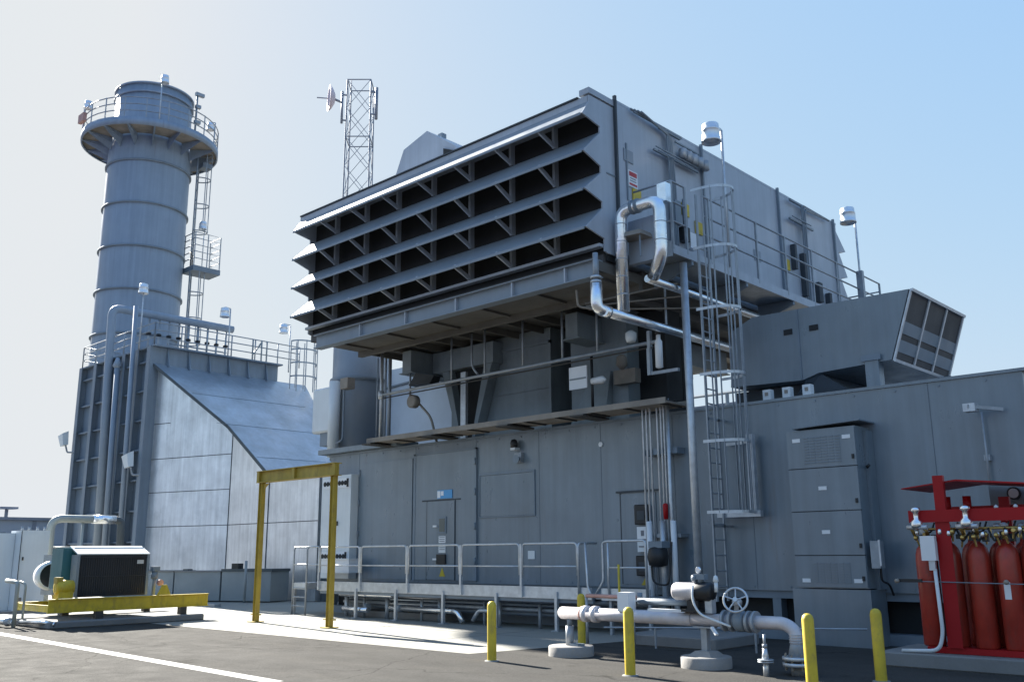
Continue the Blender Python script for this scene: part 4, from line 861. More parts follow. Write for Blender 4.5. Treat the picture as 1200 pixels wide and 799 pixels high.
# ------------------------------------------------------------------ transition duct (aluminium clad) and SCR casing
A_, B_, K_, C_ = (-40.9, 19.65), (-36.2, 20.95), (-33.09, 20.975), (-29.8, 21.0)
def rz(x): return max(10.36 - .684 * (x + 40.9), 5.02 - .09 * (x + 33.1))
td = thing('exhaust_duct', (-35, 21, 0), 'aluminium clad transition duct with steep sloped roof', 'duct')
sides = [(A_, (-40.9, 27.7)), (B_, (-36.2, 26.1)), (K_, (-33.09, 25.35)), (C_, (-29.8, 24.6))]
m_ = MB()
for (f0, k0), (f1, k1) in zip(sides, sides[1:]):
    q_ = [f0, f1, k1, k0]; m_.hexa([(x, y, .02) for x, y in q_], [(x, y, rz(x) - .12) for x, y in q_])
tdb = m_.build('cladding', 'alu', td)
def off(p, d): return (p[0], p[1] - d)
m_ = MB()
for (f0, k0), (f1, k1) in zip(sides, sides[1:]):
    q_ = [off(f0, .25), off(f1, .25), k1, k0]; m_.hexa([(x, y, rz(x) - .10) for x, y in q_], [(x, y, rz(x)) for x, y in q_])
tr_ = m_.build('roof', 'aluroof', td)
m_ = MB()
for p, q2 in ((A_, B_), (B_, K_), (K_, C_)):
    m_.bar((p[0], p[1] - .27, rz(p[0]) - .06), (q2[0], q2[1] - .27, rz(q2[0]) - .06), .05, .12)
m_.build('roof_edge', 'rim', tr_)
m_ = MB()
for x in (-38.6, -36.3, -34.0, -31.8):
    t = 0; yb = 20.2 if x < -36.2 else 20.8; m_.bar((x, yb, rz(x) + .002), (x, 26.2, rz(x) + .002), .03, .012)
m_.build('sheet_seam', 'frame', tr_)
m_ = MB()
for z in (2.95, 4.45, 5.95, 7.55):
    for p, q2 in ((A_, B_), (B_, C_)):
        # clip to below the roof
        if rz(q2[0]) - .3 > z: e = q2
        else:
            t = min(1, max(0, (10.36 - .3 - z) / .684)); xe = -40.9 + t
            if xe < p[0]: continue
            f = (xe - p[0]) / (q2[0] - p[0]); e = (xe, p[1] + (q2[1] - p[1]) * f)
        m_.bar((p[0], p[1] - .008, z), (e[0], e[1] - .008, z), .014, .03)
for x, y in (B_, (-33.2, 20.97)): m_.box(x - .015, x + .015, y - .02, y - .002, .1, rz(x) - .3)
m_.build('cladding_seam', 'rim', tdb)
solo(B(-29.75, -29.0, 21.2, 22.2, .02, 4.9), 'expansion_joint', 'rim', (-29.4, 21.2, 0), 'dark expansion joint between the aluminium duct and the enclosure', 'joint')

sc = thing('catalyst_casing', (-45, 19.5, 0), 'tall dark grey ribbed steel casing beneath the exhaust stack', 'casing')
SX0, SX1, SY, SYB, SZ = -48.9, -40.9, 19.5, 26.0, 11.2
B(SX0, SX1, SY + .02, SYB, .02, SZ - .05).build('shell', 'scr', sc)
cols = [SX0 + .25, -46.9, -45.2, -43.7, -42.3, SX1 - .22]
for x in cols: MB().box(x - .16, x + .16, SY - .3, SY - .26, .02, SZ).box(x - .03, x + .03, SY - .262, SY + .02, .02, SZ).build('column', 'scr', sc)
for z in [.9 + 1.37 * i for i in range(8)]: B(SX0 + .1, SX1 - .1, SY - .17, SY + .02, z, z + .07).build('stiffener', 'scr', sc)
B(SX1 - .2, SX1 + .02, SY - .32, SY + .02, .02, SZ).build('corner_column', 'scr', sc)
MB().box(SX0, SX1 + .3, SY - .25, SYB + .1, SZ - .049, SZ + .02).build('roof_deck', 'scr', sc)
for i in range(6): 
    m_ = MB(); y = SY + .5 + i * 1.05; m_.hexa([(SX1, y, SZ - .9), (SX1 + .28, y, SZ - .95), (SX1 + .28, y + .06, SZ - .95), (SX1, y + .06, SZ - .9)], [(SX1, y, SZ - .05), (SX1 + .06, y, SZ - .05), (SX1 + .06, y + .06, SZ - .05), (SX1, y + .06, SZ - .05)])
    m_.build('side_rib', 'scr', sc)
# roof railing
rr_ = thing('roof_railing', (-41, 22, SZ), 'thin railing around the roof of the dark ribbed casing', 'railing')
for (p, q, n) in (((SX0 + .2, SY - .2, SZ), (SX1 + .1, SY - .2, SZ), 6), ((SX1 + .1, SY - .2, SZ), (SX1 + .1, 27.2, SZ), 7), ((SX0 + .2, SY - .2, SZ), (SX0 + .2, 26, SZ), 4)):
    rail_set('rail', p, q, n, [.4, .75, 1.1], 'galvd', rr_, .028)
# ladder cage at the roof's far end
rl = thing('caged_ladder', (-40.9, 27, 9.0), 'caged ladder top at the far end of the ribbed casing roof', 'ladder')
for z in (10.6, 11.3, 12.0, 12.45):
    m_ = MB(); pts = [(-40.3 + .65 * math.sin(t), 27.1 - .75 * math.cos(t), z) for t in [math.pi * k / 10 for k in range(11)]]
    for a, b in zip(pts, pts[1:]): m_.bar(a, b, .03, .07)
    m_.build('cage_hoop', 'galvd', rl)
for k in range(0, 11, 2):
    t = math.pi * k / 10; MB().tube([(-40.3 + .65 * math.sin(t), 27.1 - .75 * math.cos(t), 9.8), (-40.3 + .65 * math.sin(t), 27.1 - .75 * math.cos(t), 12.45)], .03, 6).build('cage_strap', 'galvd', rl)
for y in (26.8, 27.3): MB().tube([(-40.5, y, 9.5), (-40.5, y, 12.5)], .03, 6).build('side_rail', 'galvd', rl)
sgt = thing('swing_gate', (-40.8, 25, SZ), 'small blue grey gate in the ribbed casing roof railing', 'gate')
for y in (24.4, 24.9, 25.2): MB().tube([(-40.75, y, SZ + .03), (-40.75, y, SZ + 1.1)], .04, 8).build('post', 'bluegrey', sgt)
MB().bar((-40.75, 24.4, SZ + .3), (-40.75, 24.9, SZ + 1.0), .05, .08).build('brace', 'bluegrey', sgt)
# ammonia header
ah = thing('injection_header', (-45.1, 19.2, 2), 'large grey header pipe rising along the ribbed casing and over its roof', 'pipe')
MB().pipe([(-44.35, 19.05, 2.2), (-44.9, 19.05, 10), (-45.1, 19.05, 13.75), (-45.1, 25.7, 13.75)], .2, .45, 16).build('header', 'stack', ah)
for i in range(9):
    y = 21.0 + i * .54
    q = MB().tube([(-45.1, y, 13.7), (-45.1, y, SZ + .03)], .055, 8).build('drop_pipe', 'galvd', ah)
    MB().lathe([(.06, -.08), (.13, -.05), (.13, .05), (.06, .08)], (-45.1, y, 12.75), 10).build('valve', 'black', q)
MB().tube([(-42.0, 19.0, 1.0), (-42.35, 19.0, 13.3)], .11, 12).build('riser', 'stack', ah)
MB().tube([(-43.5, 19.0, 1.0), (-43.85, 19.0, 10.6)], .13, 12).lathe([(.12, 0), (.22, .1), (.15, .3), (.08, .5)], (-43.85, 19.0, 10.5), 12).build('riser', 'stack', ah)
MB().tube([(-45.1, 22, 12.4), (-45.1, 25.4, 12.4)], .04, 8).build('tie_bar', 'galvd', ah)
# casing floodlights
for x, z, lb in ((-49.0, 7.2, 'grey floodlight on the left edge of the ribbed casing'), (-41.45, 5.6, 'grey floodlight near the right edge of the ribbed casing')):
    s = thing('floodlight', (x, 19.2, z), lb, 'floodlight', 'floodlights on the ribbed casing')
    sx = -1 if x < -48 else 1
    MB().hexa([(x - .45, 18.7, z + .5), (x + .1, 18.7, z + .6), (x + .1, 19.0, z + .75), (x - .45, 19.0, z + .65)], [(x - .15, 18.75, z - .05), (x + .2, 18.75, z + 0.0), (x + .2, 19.0, z + .05), (x - .15, 19.0, z)]).build('lamp_head', 'offwhite', s)
    MB().pipe([(x + .1, 18.9, z + .05), (x + .15, 19.0, z - .35), (x + .45, 19.25, z - .35)], .045, .08, 6).build('arm', 'galvd', s)
# lamps on casing roof
dome_lamp((-42.1, 19.2, SZ), 3.2, (-.05, 0), 'silver dome lamp on the casing roof beside header elbow', 'dome lamps on the casing roof')
dome_lamp((-40.85, 23.1, SZ), 2.45, (0, -.3), 'silver dome lamp on casing roof at header end', 'dome lamps on the casing roof')
dome_lamp((-40.85, 26.6, SZ - .3), 2.5, (0, -.4), 'silver dome lamp on the casing roof beside the caged ladder', 'dome lamps on the casing roof')
dome_lamp((-35.2, 26.6, 6.0), 2.3, (0, -.3), 'silver dome lamp low behind the sloped duct roof', 'dome lamps on the casing roof')

# ------------------------------------------------------------------ exhaust stack
SXC, SYC = -50.4, 22.7
sk = thing('exhaust_stack', (SXC, SYC, 0), 'tall round grey exhaust stack with ring platform', 'exhaust stack')
MB().lathe([(2.27, 0), (2.27, 24.6), (2.14, 25.2), (2.14, 28.3), (2.05, 28.3), (2.02, 24), (.0, 24)], (SXC, SYC, 0), 56, cap=False).build('shell', 'stack', sk)
for z in (13.47, 15.96, 18.43, 20.96, 23.48): MB().lathe([(2.275, z - .05), (2.37, z - .05), (2.37, z + .05), (2.275, z + .05)], (SXC, SYC, 0), 56, cap=False).build('ring_band', 'frame', sk)
for z in (28.28, 27.75): MB().lathe([(2.145, z - .06), (2.23, z - .06), (2.23, z + .04), (2.145, z + .04)], (SXC, SYC, 0), 56, cap=False).build('ring_band', 'stack', sk)
pf = MB().lathe([(2.3, 25.05), (3.75, 25.05), (3.75, 25.12), (2.3, 25.12)], (SXC, SYC, 0), 56, cap=False).build('platform', 'tray', sk)
MB().lathe([(3.70, 24.92), (3.78, 24.92), (3.78, 25.35), (3.70, 25.35)], (SXC, SYC, 0), 56, cap=False).build('toe_ring', 'stack', pf)
for k in range(16):
    m_ = MB(); t = 2 * math.pi * k / 16; c, s_ = math.cos(t), math.sin(t)
    m_.hexa([(SXC + 2.28 * c - .05 * s_, SYC + 2.28 * s_ + .05 * c, 24.75), (SXC + 2.28 * c + .05 * s_, SYC + 2.28 * s_ - .05 * c, 24.3), (SXC + 3.7 * c + .05 * s_, SYC + 3.7 * s_ - .05 * c, 24.98), (SXC + 3.7 * c - .05 * s_, SYC + 3.7 * s_ + .05 * c, 24.98)],
            [(SXC + 2.28 * c - .05 * s_, SYC + 2.28 * s_ + .05 * c, 25.04), (SXC + 2.28 * c + .05 * s_, SYC + 2.28 * s_ - .05 * c, 25.04), (SXC + 3.7 * c + .05 * s_, SYC + 3.7 * s_ - .05 * c, 25.04), (SXC + 3.7 * c - .05 * s_, SYC + 3.7 * s_ + .05 * c, 25.04)])
    m_.build('platform_bracket', 'stack', pf)
for z in (25.75, 26.15, 26.55):
    pts = [(SXC + 3.72 * math.cos(t), SYC + 3.72 * math.sin(t), z) for t in [2 * math.pi * k / 48 for k in range(49)]]
    MB().tube(pts, .032, 6, cap=False).build('rail', 'galvd', pf)
for k in range(20):
    t = 2 * math.pi * k / 20 + .1; MB().tube([(SXC + 3.72 * math.cos(t), SYC + 3.72 * math.sin(t), 25.1), (SXC + 3.72 * math.cos(t), SYC + 3.72 * math.sin(t), 26.58)], .035, 6).build('rail_post', 'galvd', pf)
B(SXC - 1.0, SXC - .3, SYC - 3.9, SYC - 3.7, 25.7, 26.2).build('orange_box', 'rust', pf)
m_ = MB()
for k in range(6): m_.lathe([(.08, -.15), (.16, -.1), (.16, .1), (.08, .15)], (SXC + 2.5 * math.cos(-1.35 + .22 * k), SYC + 2.5 * math.sin(-1.35 + .22 * k), 25.75), 10)
m_.build('sample_ports', 'frame', sk)
# intermediate landing and ladder on the right side of the stack
sl = thing('stack_ladder', (-48.2, 25.2, 12), 'caged ladder with small landing on right side of exhaust stack', 'ladder')
an = math.atan2(24.8 - SYC, -48.9 - SXC); 
def sp(r, da=0): return (SXC + r * math.cos(an + da), SYC + r * math.sin(an + da))
for (z0, z1, ro) in ((11.2, 17.9, 2.75), (17.9, 25.0, 2.75)):
    for da in (-.11, .11): MB().tube([(*sp(ro, da), z0), (*sp(ro, da), z1 + .9)], .045, 6).build('side_rail', 'frame', sl)
    for i in range(int((z1 - z0) / .6)): MB().tube([(*sp(ro, -.11), z0 + .6 * i), (*sp(ro, .11), z0 + .6 * i)], .03, 6).build('rung', 'frame', sl)
    for i in range(4):
        z = z0 + 2.2 + i * (z1 - z0 - 2.2) / 3; pts = [(*sp(ro + .75 * math.sin(t), .15 * -math.cos(t)), z) for t in [math.pi * k / 8 for k in range(9)]]
        MB().tube(pts, .035, 6).build('cage_hoop', 'galvd', sl)
    for k in (2, 4, 6):
        t = math.pi * k / 8; p = sp(ro + .75 * math.sin(t), .15 * -math.cos(t)); MB().tube([(*p, z0 + 2.2), (*p, z1)], .03, 6).build('cage_strap', 'galvd', sl)
c = sp(3.1, .12); lz = 17.65
MB().box(c[0] - .55, c[0] + .75, c[1] - .7, c[1] + 1.0, lz, lz + .3).build('landing', 'frame', sl)
for z in (lz + .75, lz + 1.15, lz + 1.55, lz + 1.95, lz + 2.3):
    MB().tube([(c[0] - .5, c[1] - .65, z), (c[0] + .7, c[1] - .65, z), (c[0] + .7, c[1] + .95, z), (c[0] - .5, c[1] + .95, z)], .03, 6).build('landing_rail', 'galvd', sl)
for x, y in ((-.5, -.65), (.7, -.65), (.7, .15), (.7, .95), (-.5, .95)): MB().tube([(c[0] + x, c[1] + y, lz + .3), (c[0] + x, c[1] + y, lz + 2.3)], .035, 6).build('landing_post', 'galvd', sl)
B(c[0] - .3, c[0] + .3, c[1] - .3, c[1] + .3, 24.2, 24.5).build('upper_bracket', 'frame', sl)
for (x, y, h, arm, lb) in ((-51.7, 19.2, 2.2, (.25, .1), 'dome lamp at the left of the stack platform railing'), (-46.9, 21.45, 3.0, (0, .15), 'dome lamp at front of stack platform, tallest of its lamps'), (-48.95, 25.9, 2.3, (-.2, -.2), 'dome lamp at the right of the stack platform railing')):
    q = dome_lamp((x, y, 25.1), h, arm, lb, 'dome lamps on the stack platform')
cm = thing('camera_mast', (-48.9, 24.6, 25.1), 'instrument mast with brackets beside top of the exhaust stack', 'mast')
MB().tube([(-48.9, 24.6, 25.1), (-48.9, 24.6, 28.9)], .06, 8).build('mast', 'frame', cm)
for z, d in ((28.7, .6), (27.9, .35), (26.9, .4), (26.2, .3)): MB().box(-49.0, -48.8, 24.6 - d * .2, 24.6 + d * .7, z, z + .2).build('instrument', 'galvd', cm)
dome_lamp((c[0] + .6, c[1] - .1, lz + .3), 2.75, (0, -.1), 'dome lamp on the small landing halfway up stack', 'dome lamps on the stack platform')

# ------------------------------------------------------------------ lattice mast with dish
tx, ty_ = -40.95, 30.75
lt = thing('lattice_mast', (tx, ty_, 0), 'slim steel lattice radio mast behind the intake house', 'radio mast')
def tw(z): return .80 - .004 * z
ca, sa = math.cos(R(44)), math.sin(R(44))
def tc(i, z):
    w = tw(z); sx, sy = ((-1, -1), (1, -1), (1, 1), (-1, 1))[i]; return (tx + w * (sx * ca - sy * sa), ty_ + w * (sx * sa + sy * ca), z)
for i in range(4): MB().tube([tc(i, 0), tc(i, 28.8)], .045, 6).build('leg', 'tower', lt)
for f in range(4):
    m_ = MB(); nz = 16
    for k in range(nz):
        z0, z1 = k * 1.8, (k + 1) * 1.8
        m_.tube([tc(f, z0), tc((f + 1) % 4, z1)], .018, 5); m_.tube([tc((f + 1) % 4, z0), tc(f, z1)], .018, 5)
        if k in (2, 6, 10, 13, 15): m_.tube([tc(f, z1), tc((f + 1) % 4, z1)], .035, 5)
    m_.build('lattice', 'tower', lt)
vx, vy = -.805, .593                                    # along the view, so (-.593, -.805) is leftwards
lx, ly = -.593, -.805
dc = tc(0, 27.0)
MB().tube([(dc[0] + .25 * lx, dc[1] + .25 * ly, 26.0), (dc[0] + .25 * lx, dc[1] + .25 * ly, 28.0)], .07, 8).build('dish_pipe', 'tower', lt)
for z in (26.2, 27.8): MB().tube([(dc[0] + .25 * lx, dc[1] + .25 * ly, z), (dc[0], dc[1], z)], .05, 6).build('standoff', 'tower', lt)
ds = thing('radio_dish', (dc[0] + 1.0 * lx, dc[1] + 1.0 * ly, 27.4), 'small pinkish round dish aerial mounted on lattice mast', 'dish aerial')
m_ = MB().lathe([(.04, -.10), (.3, -.06), (.6, .1), (.78, .26), (.74, .28), (.5, .12), (.1, .0)], (0, 0, 0), 28, 'x', cap=False)
rot_ = Matrix.Rotation(math.atan2(ly, lx) + .15, 4, 'Z'); bmesh.ops.transform(m_.bm, matrix=Matrix.Translation((dc[0] + .75 * lx, dc[1] + .75 * ly, 27.5)) @ rot_, verts=m_.bm.verts); m_.build('reflector', 'dish', ds)
MB().tube([(dc[0] + .75 * lx, dc[1] + .75 * ly, 27.5), (dc[0] + .25 * lx, dc[1] + .25 * ly, 27.3)], .07, 8).build('mount', 'tower', ds)
MB().tube([(dc[0] + 1.0 * lx, dc[1] + 1.0 * ly, 27.5), (dc[0] + 1.7 * lx, dc[1] + 1.7 * ly, 27.5)], .035, 6).build('feed', 'tower', ds)
ac = tc(1, 27.8)
an_ = thing('panel_aerial', (ac[0] - .3 * lx, ac[1] - .3 * ly, 26.5), 'slim panel aerial on right side of the lattice mast', 'aerial')
MB().tube([(ac[0] - .35 * lx, ac[1] - .35 * ly, 26.3), (ac[0] - .35 * lx, ac[1] - .35 * ly, 28.3)], .09, 8).build('panel', 'tower', an_)
for z in (26.6, 28.0): MB().tube([(ac[0], ac[1], z), (ac[0] - .35 * lx, ac[1] - .35 * ly, z)], .05, 6).build('standoff', 'tower', an_)
MB().tube([tc(3, 28.7), (tc(3, 28.7)[0], tc(3, 28.7)[1], 29.5)], .03, 6).build('whip', 'tower', an_)

# ------------------------------------------------------------------ left: skid, cabinets, low boxes
lb_ = thing('containment_box', (-33.6, 18, 0), 'row of low grey boxes with lids in front of aluminium duct', 'box')
lb_['label'] = 'low grey box with dark lid edge in front of the aluminium duct, left'
pA, pB = Vector((-37.4, 17.0)), Vector((-30.55, 19.55))
dv = (pB - pA).normalized(); nv = Vector((-dv.y, dv.x))
def seg(a, b, z0, z1, dep, name, m__, parent, o=0):
    P0, P1 = pA + dv * a + nv * o, pA + dv * b + nv * o
    return MB().hexa([(P0.x, P0.y, z0), (P1.x, P1.y, z0), (P1.x + nv.x * dep, P1.y + nv.y * dep, z0), (P0.x + nv.x * dep, P0.y + nv.y * dep, z0)],
                     [(P0.x, P0.y, z1), (P1.x, P1.y, z1), (P1.x + nv.x * dep, P1.y + nv.y * dep, z1), (P0.x + nv.x * dep, P0.y + nv.y * dep, z1)]).build(name, m__, parent)
Ltot = (pB - pA).length
seg(0, 2.75, .05, 1.08, 1.2, 'body', 'bluegrey', lb_); seg(-.03, 2.76, 1.082, 1.14, 1.25, 'lid', 'concd', lb_, -.03)
t2 = thing('containment_box', (-33, 18.6, 0), 'low grey box in front of aluminium duct, middle of three', 'box')
seg(2.82, 5.0, .05, 1.08, 1.2, 'body', 'bluegrey', t2); seg(2.8, 5.02, 1.082, 1.13, 1.25, 'lid', 'concd', t2, -.03)
t3 = thing('containment_box', (-31.4, 19.2, 0), 'low grey box with dark lid behind left gantry post', 'box')
seg(5.08, Ltot, .05, 1.10, 1.1, 'body', 'bluegrey', t3); seg(5.05, Ltot + .05, 1.102, 1.2, 1.15, 'lid', 'rim', t3, -.03)
seg(5.5, 5.8, 1.202, 1.4, .3, 'lid_fitting', 'black', t3)
for o_, (a, b_) in ((lb_, (1.0, 1.3)), (t2, (3.2, 3.45))): seg(a, b_, 1.142, 1.2, .25, 'lid_fitting', 'rim', o_)
solo(MB().tube([(-31.2, 18.9, 0), (-31.2, 18.9, 1.5)], .05, 8), 'marker_post', 'bluegrey', (-31.2, 18.9, 0), 'thin grey post in front of the dark lidded box', 'post')
solo(B(-38, -29.5, 16.75, 17.0, .004, .1), 'pipe_rack', 'galvd', (-34, 16.9, 0), 'low grey pipe rail on ground behind the yellow skid', 'pipe')

pad = solo(B(-28.5, -24.0, 9.3, 13.35, 0, .17), 'concrete_pad', 'concd', (-26, 9.3, 0), 'dark grey concrete pad beneath the yellow skid', 'concrete pad', bevel=.03)
sd = thing('equipment_skid', (-24.3, 11.4, .17), 'long yellow steel skid beam frame on concrete pad', 'skid')
for x in (-24.3, -26.4):
    zt = 0 if x > -25 else -.12; q = MB().box(x - .015, x + .015, 9.36, 13.58, .38, .665 + zt).box(x - .07, x + .07, 9.36, 13.58, .36, .379).box(x - .07, x + .07, 9.36, 13.58, .666 + zt, .685 + zt).build('beam', 'yellow', sd)
    for y in (10.6, 12.85): B(x - .09, x + .09, y - .09, y + .09, .17, .359).build('foot', 'darkbrown', q)
for y in (9.4, 13.5): B(-26.3, -24.32, y - .03, y + .03, .38, .54).build('cross_beam', 'yellow', sd)
for y, h in ((12.3, .2),): MB().prism([(y - .18, .69), (y + .18, .69), (y + .06, .95), (y - .06, .95)], 'x', -24.33, -24.27).build('lifting_lug', 'yellow', sd)
mo = thing('pump_motor', (-24.5, 9.8, .69), 'small yellow pump body on left end of the skid', 'pump')
MB().lathe([(.1, -.22), (.17, -.2), (.19, 0), (.17, .2), (.1, .22)], (-24.5, 9.78, .95), 14, 'y').box(-24.65, -24.35, 9.6, 9.95, .69, .86).build('body', 'yellow', mo)
MB().box(-24.6, -24.4, 9.55, 9.7, 1.05, 1.2).build('terminal_box', 'yellowd', mo)
ru = thing('radiator_unit', (-25.6, 11.1, .69), 'dark radiator cooler box with pale hood on the yellow skid', 'radiator')
B(-26.3, -25.15, 10.2, 12.05, .69, 1.93).build('casing', 'teal', ru)
B(-25.14, -24.80, 10.24, 12.0, .69, 1.72).build('core', 'radfin', ru)
for y in (10.15, 12.0): B(-25.14, -24.77, y, y + .07, .69, 1.74).build('core_frame', 'bluegrey', ru)
fins = MB()
for k in range(30): fins.box(-24.8, -24.785, 10.27 + k * .058, 10.28 + k * .058, .72, 1.69)
fins.build('fin_grille', 'black', ru)
for z in (.72, 1.2, 1.68): MB().box(-24.784, -24.77, 10.24, 12.0, z - .012, z + .012).build('guard_bar', 'radfin', ru)
B(-24.768, -24.76, 11.72, 11.9, 1.5, 1.6).build('name_plate', 'galv', ru)
MB().hexa([(-25.3, 10.15, 1.94), (-25.3, 12.06, 1.94), (-24.77, 12.06, 1.74), (-24.77, 10.15, 1.74)], [(-25.3, 10.15, 1.97), (-25.3, 12.06, 1.97), (-24.76, 12.06, 1.77), (-24.76, 10.15, 1.77)]).build('hood', 'offwhite', ru)
B(-25.9, -25.2, 9.95, 10.19, .9, 1.9).build('end_panel', 'teal', ru)
MB().lathe([(.31, 0), (.37, .0), (.39, -.1), (.34, -.4), (.30, -.4)], (-26.9, 10.38, 1.2), 24, 'x', cap=False).build('fan_ring', 'white', ru); MB().lathe([(.31, -.08), (.31, -.1)], (-26.9, 10.38, 1.2), 24, 'x').build('fan_opening', 'dark', ru); B(-27.5, -26.32, 10.35, 11.8, .69, 1.75).build('blower_casing', 'bluegrey', ru)
pv = thing('valve_stand', (-24.5, 12.3, .69), 'dark valves and fittings at the right end of radiator', 'valves')
MB().tube([(-24.7, 12.2, .69), (-24.7, 12.2, 1.35)], .05, 8).lathe([(.08, 0), (.1, .1), (.08, .2)], (-24.7, 12.2, 1.1), 10).box(-24.78, -24.6, 12.1, 12.3, 1.3, 1.42).build('body', 'frame', pv); MB().lathe([(.08, 0), (.08, .1)], (-24.6, 12.3, 1.0), 10, 'x').build('fitting', 'rust', pv)

pc = thing('power_cabinet', (-31, 11.2, 0), 'tall pale grey double power cabinet left of the radiator', 'cabinet')
B(-31.9, -31.0, 10.95, 11.78, .12, 2.5).build('body', 'offwhite', pc); B(-32.7, -31.5, 10.35, 10.94, .12, 2.42).build('side_body', 'offwhite', pc)
MB().box(-30.998, -30.99, 10.99, 11.74, .2, 2.42).build('door', 'offwhite', pc); MB().box(-31.0, -30.985, 10.94, 10.96, .15, 2.48).build('door_gap', 'seam', pc)
B(-31.2, -30.97, 10.97, 11.12, .1, .5).build('base_panel', 'tray', pc); B(-30.99, -30.96, 11.02, 11.06, 1.6, 1.7).build('handle', 'black', pc)
m_ = MB()
for y in (11.05, 11.25, 11.5, 11.72): m_.tube([(-31.3, y, 2.5), (-31.3, y, 2.62)], .04, 8)
m_.build('lifting_eye', 'galvd', pc)
solo(B(-33, -30.6, 10.1, 12.0, .004, .12), 'concrete_pad', 'conclt', (-32, 10.1, 0), 'pale concrete pad beneath the tall power cabinet', 'concrete pad')
gl = thing('cooling_pipe', (-33, 13, 0), 'thick grey green pipe arching from ground to the casing', 'pipe')
MB().pipe([(-33, 12.55, .1), (-33, 12.55, 2.95), (-33, 14.5, 2.95)], .13, .35, 14).build('pipe', 'greypipe', gl)
MB().tube([(-33, 13.9, 2.95), (-33, 14.7, 2.95)], .15, 14).build('foil_sleeve', 'silver', gl)
MB().pipe([(-33, 14.68, 2.95), (-33.05, 14.95, 2.9), (-33.05, 15.0, 1.2)], .13, .12, 12).build('tail', 'rim', gl); MB().tube([(-33, 13.6, .1), (-33, 13.6, 2.85)], .05, 8).build('support', 'greypipe', gl)
MB().tube([(-33, 12.6, 2.0), (-33, 13.6, 2.0)], .03, 8).build('cross_bar', 'greypipe', gl)
st_ = thing('hydrant_pipes', (-25.8, 9.0, 0), 'thin looped standpipe at the left corner of the skid pad', 'standpipe')
MB().pipe([(-25.4, 9.0, 0), (-25.4, 9.0, 1.08), (-25.9, 8.9, 1.12)], .05, .1, 10).build('pipe', 'greypipe', st_)
MB().pipe([(-25.2, 9.12, .1), (-25.2, 9.12, 1.05), (-25.4, 9.05, 1.1)], .03, .1, 8).build('pipe', 'greypipe', st_)
MB().pipe([(-25.4, 9.0, .12), (-26.0, 8.85, .15), (-31, 9.6, .22)], .08, .2, 10).build('ground_pipe', 'silver', st_)
MB().lathe([(.06, -.1), (.12, 0), (.06, .1)], (-25.5, 8.9, .15), 10, 'x').build('valve', 'galvd', st_)
MB().pipe([(-25.1, 9.05, .14), (-24.3, 9.3, .16), (-24.0, 9.45, .1)], .06, .1, 10).build('ground_pipe', 'silver', st_)
# pale horizontal pipe between cabinet and skid
solo(MB().tube([(-30.5, 11.9, .75), (-24.9, 9.75, .72)], .09, 10), 'link_pipe', 'tray', (-28, 10.8, .7), 'beige pipe between the power cabinet and yellow pump', 'pipe')
ub_ = thing('blower_unit', (-35.5, 11.0, 0), 'dark blue machine with pale cowl at the photo left edge', 'machine')
B(-37.5, -35.2, 10.5, 12.2, .5, 2.0).build('body', 'teal', ub_); MB().lathe([(.5, 0), (.62, .5)], (-35.4, 10.9, 1.3), 18, 'x').build('cowl', 'white', ub_); B(-37.5, -35.0, 10.3, 12.3, .2, .5).build('base', 'galvd', ub_)

# ------------------------------------------------------------------ far buildings beyond the yard
def far_box(x, y, w, d, h, lb, m1='far', win=0):
    t = thing('far_building', (x, y, 0), lb, 'building', 'distant buildings beyond the yard')
    B(x - w / 2, x + w / 2, y, y + d, 0, h).build('wall', m1, t); B(x - w / 2 - .3, x + w / 2 + .3, y - .3, y + d + .3, h, h + .4).build('roof', 'farroof', t)
    return t
f1 = far_box(-168, 42, 60, 70, 6.6, 'long low grey shed on the far left beyond the yard')
m_ = MB()
for y in range(44, 110, 6): m_.box(-138.05, -137.95, y, y + .5, 0, 6.6)
m_.build('wall_rib', 'farroof', f1)
f2 = far_box(-126, 28.5, 10, 12, 4.2, 'small pale block in front of the long grey shed', 'farpale')
f3 = far_box(-112, 30, 8, 6, 2.2, 'low white roofed hut on the far left edge', 'offwhite')
mt = thing('roof_fan', (-150, 46, 7), 'small fan mast on roof of the long grey shed', 'roof fan')
MB().tube([(-150, 50.5, 7), (-150, 50.5, 8.6)], .25, 8).build('mast', 'farroof', mt); MB().box(-151.2, -148.8, 49.3, 51.7, 8.6, 8.9).build('cowl', 'farroof', mt)
hd = MB()
for i in range(700):
    t = random.random(); x = -62 - 60 * t + random.uniform(-2, 2); y = 21 + 22 * t * .8 + random.uniform(-1.2, 1.2); z = random.uniform(0, 1.5)
    a = Vector((random.uniform(-1, 1), random.uniform(-1, 1), random.uniform(-1, 1))).normalized() * .35; b = Vector((random.uniform(-1, 1), random.uniform(-1, 1), random.uniform(-1, 1))).normalized() * .3
    hd._faces([(x, y, z), (x + a.x, y + a.y, z + a.z), (x + a.x + b.x, y + a.y + b.y, z + a.z + b.z), (x + b.x, y + b.y, z + b.z)], [(0, 1, 2, 3)])
o = hd.build('hedge', 'hedge'); o['kind'] = 'stuff'; o['label'] = 'low dusty green scrub on the far left of yard'; o['category'] = 'shrubs'
# pale railings and plant seen through the gap under the intake house
f4 = far_box(-36, 62, 16, 10, 12.2, 'pale plant building glimpsed through the gap beneath the intake house', 'farpale')
gr = thing('far_railing', (-26, 44, 7), 'dark platform rails seen through gap under the intake house', 'railing')
for z in (8.6, 9.4, 10.2): MB().tube([(-34, 45, z), (-20, 45, z)], .09, 6).build('rail', 'frame', gr)
for x in (-33, -29.5, -26, -22): MB().tube([(x, 45, 0), (x, 45, 10.2)], .1, 6).build('post', 'frame', gr)

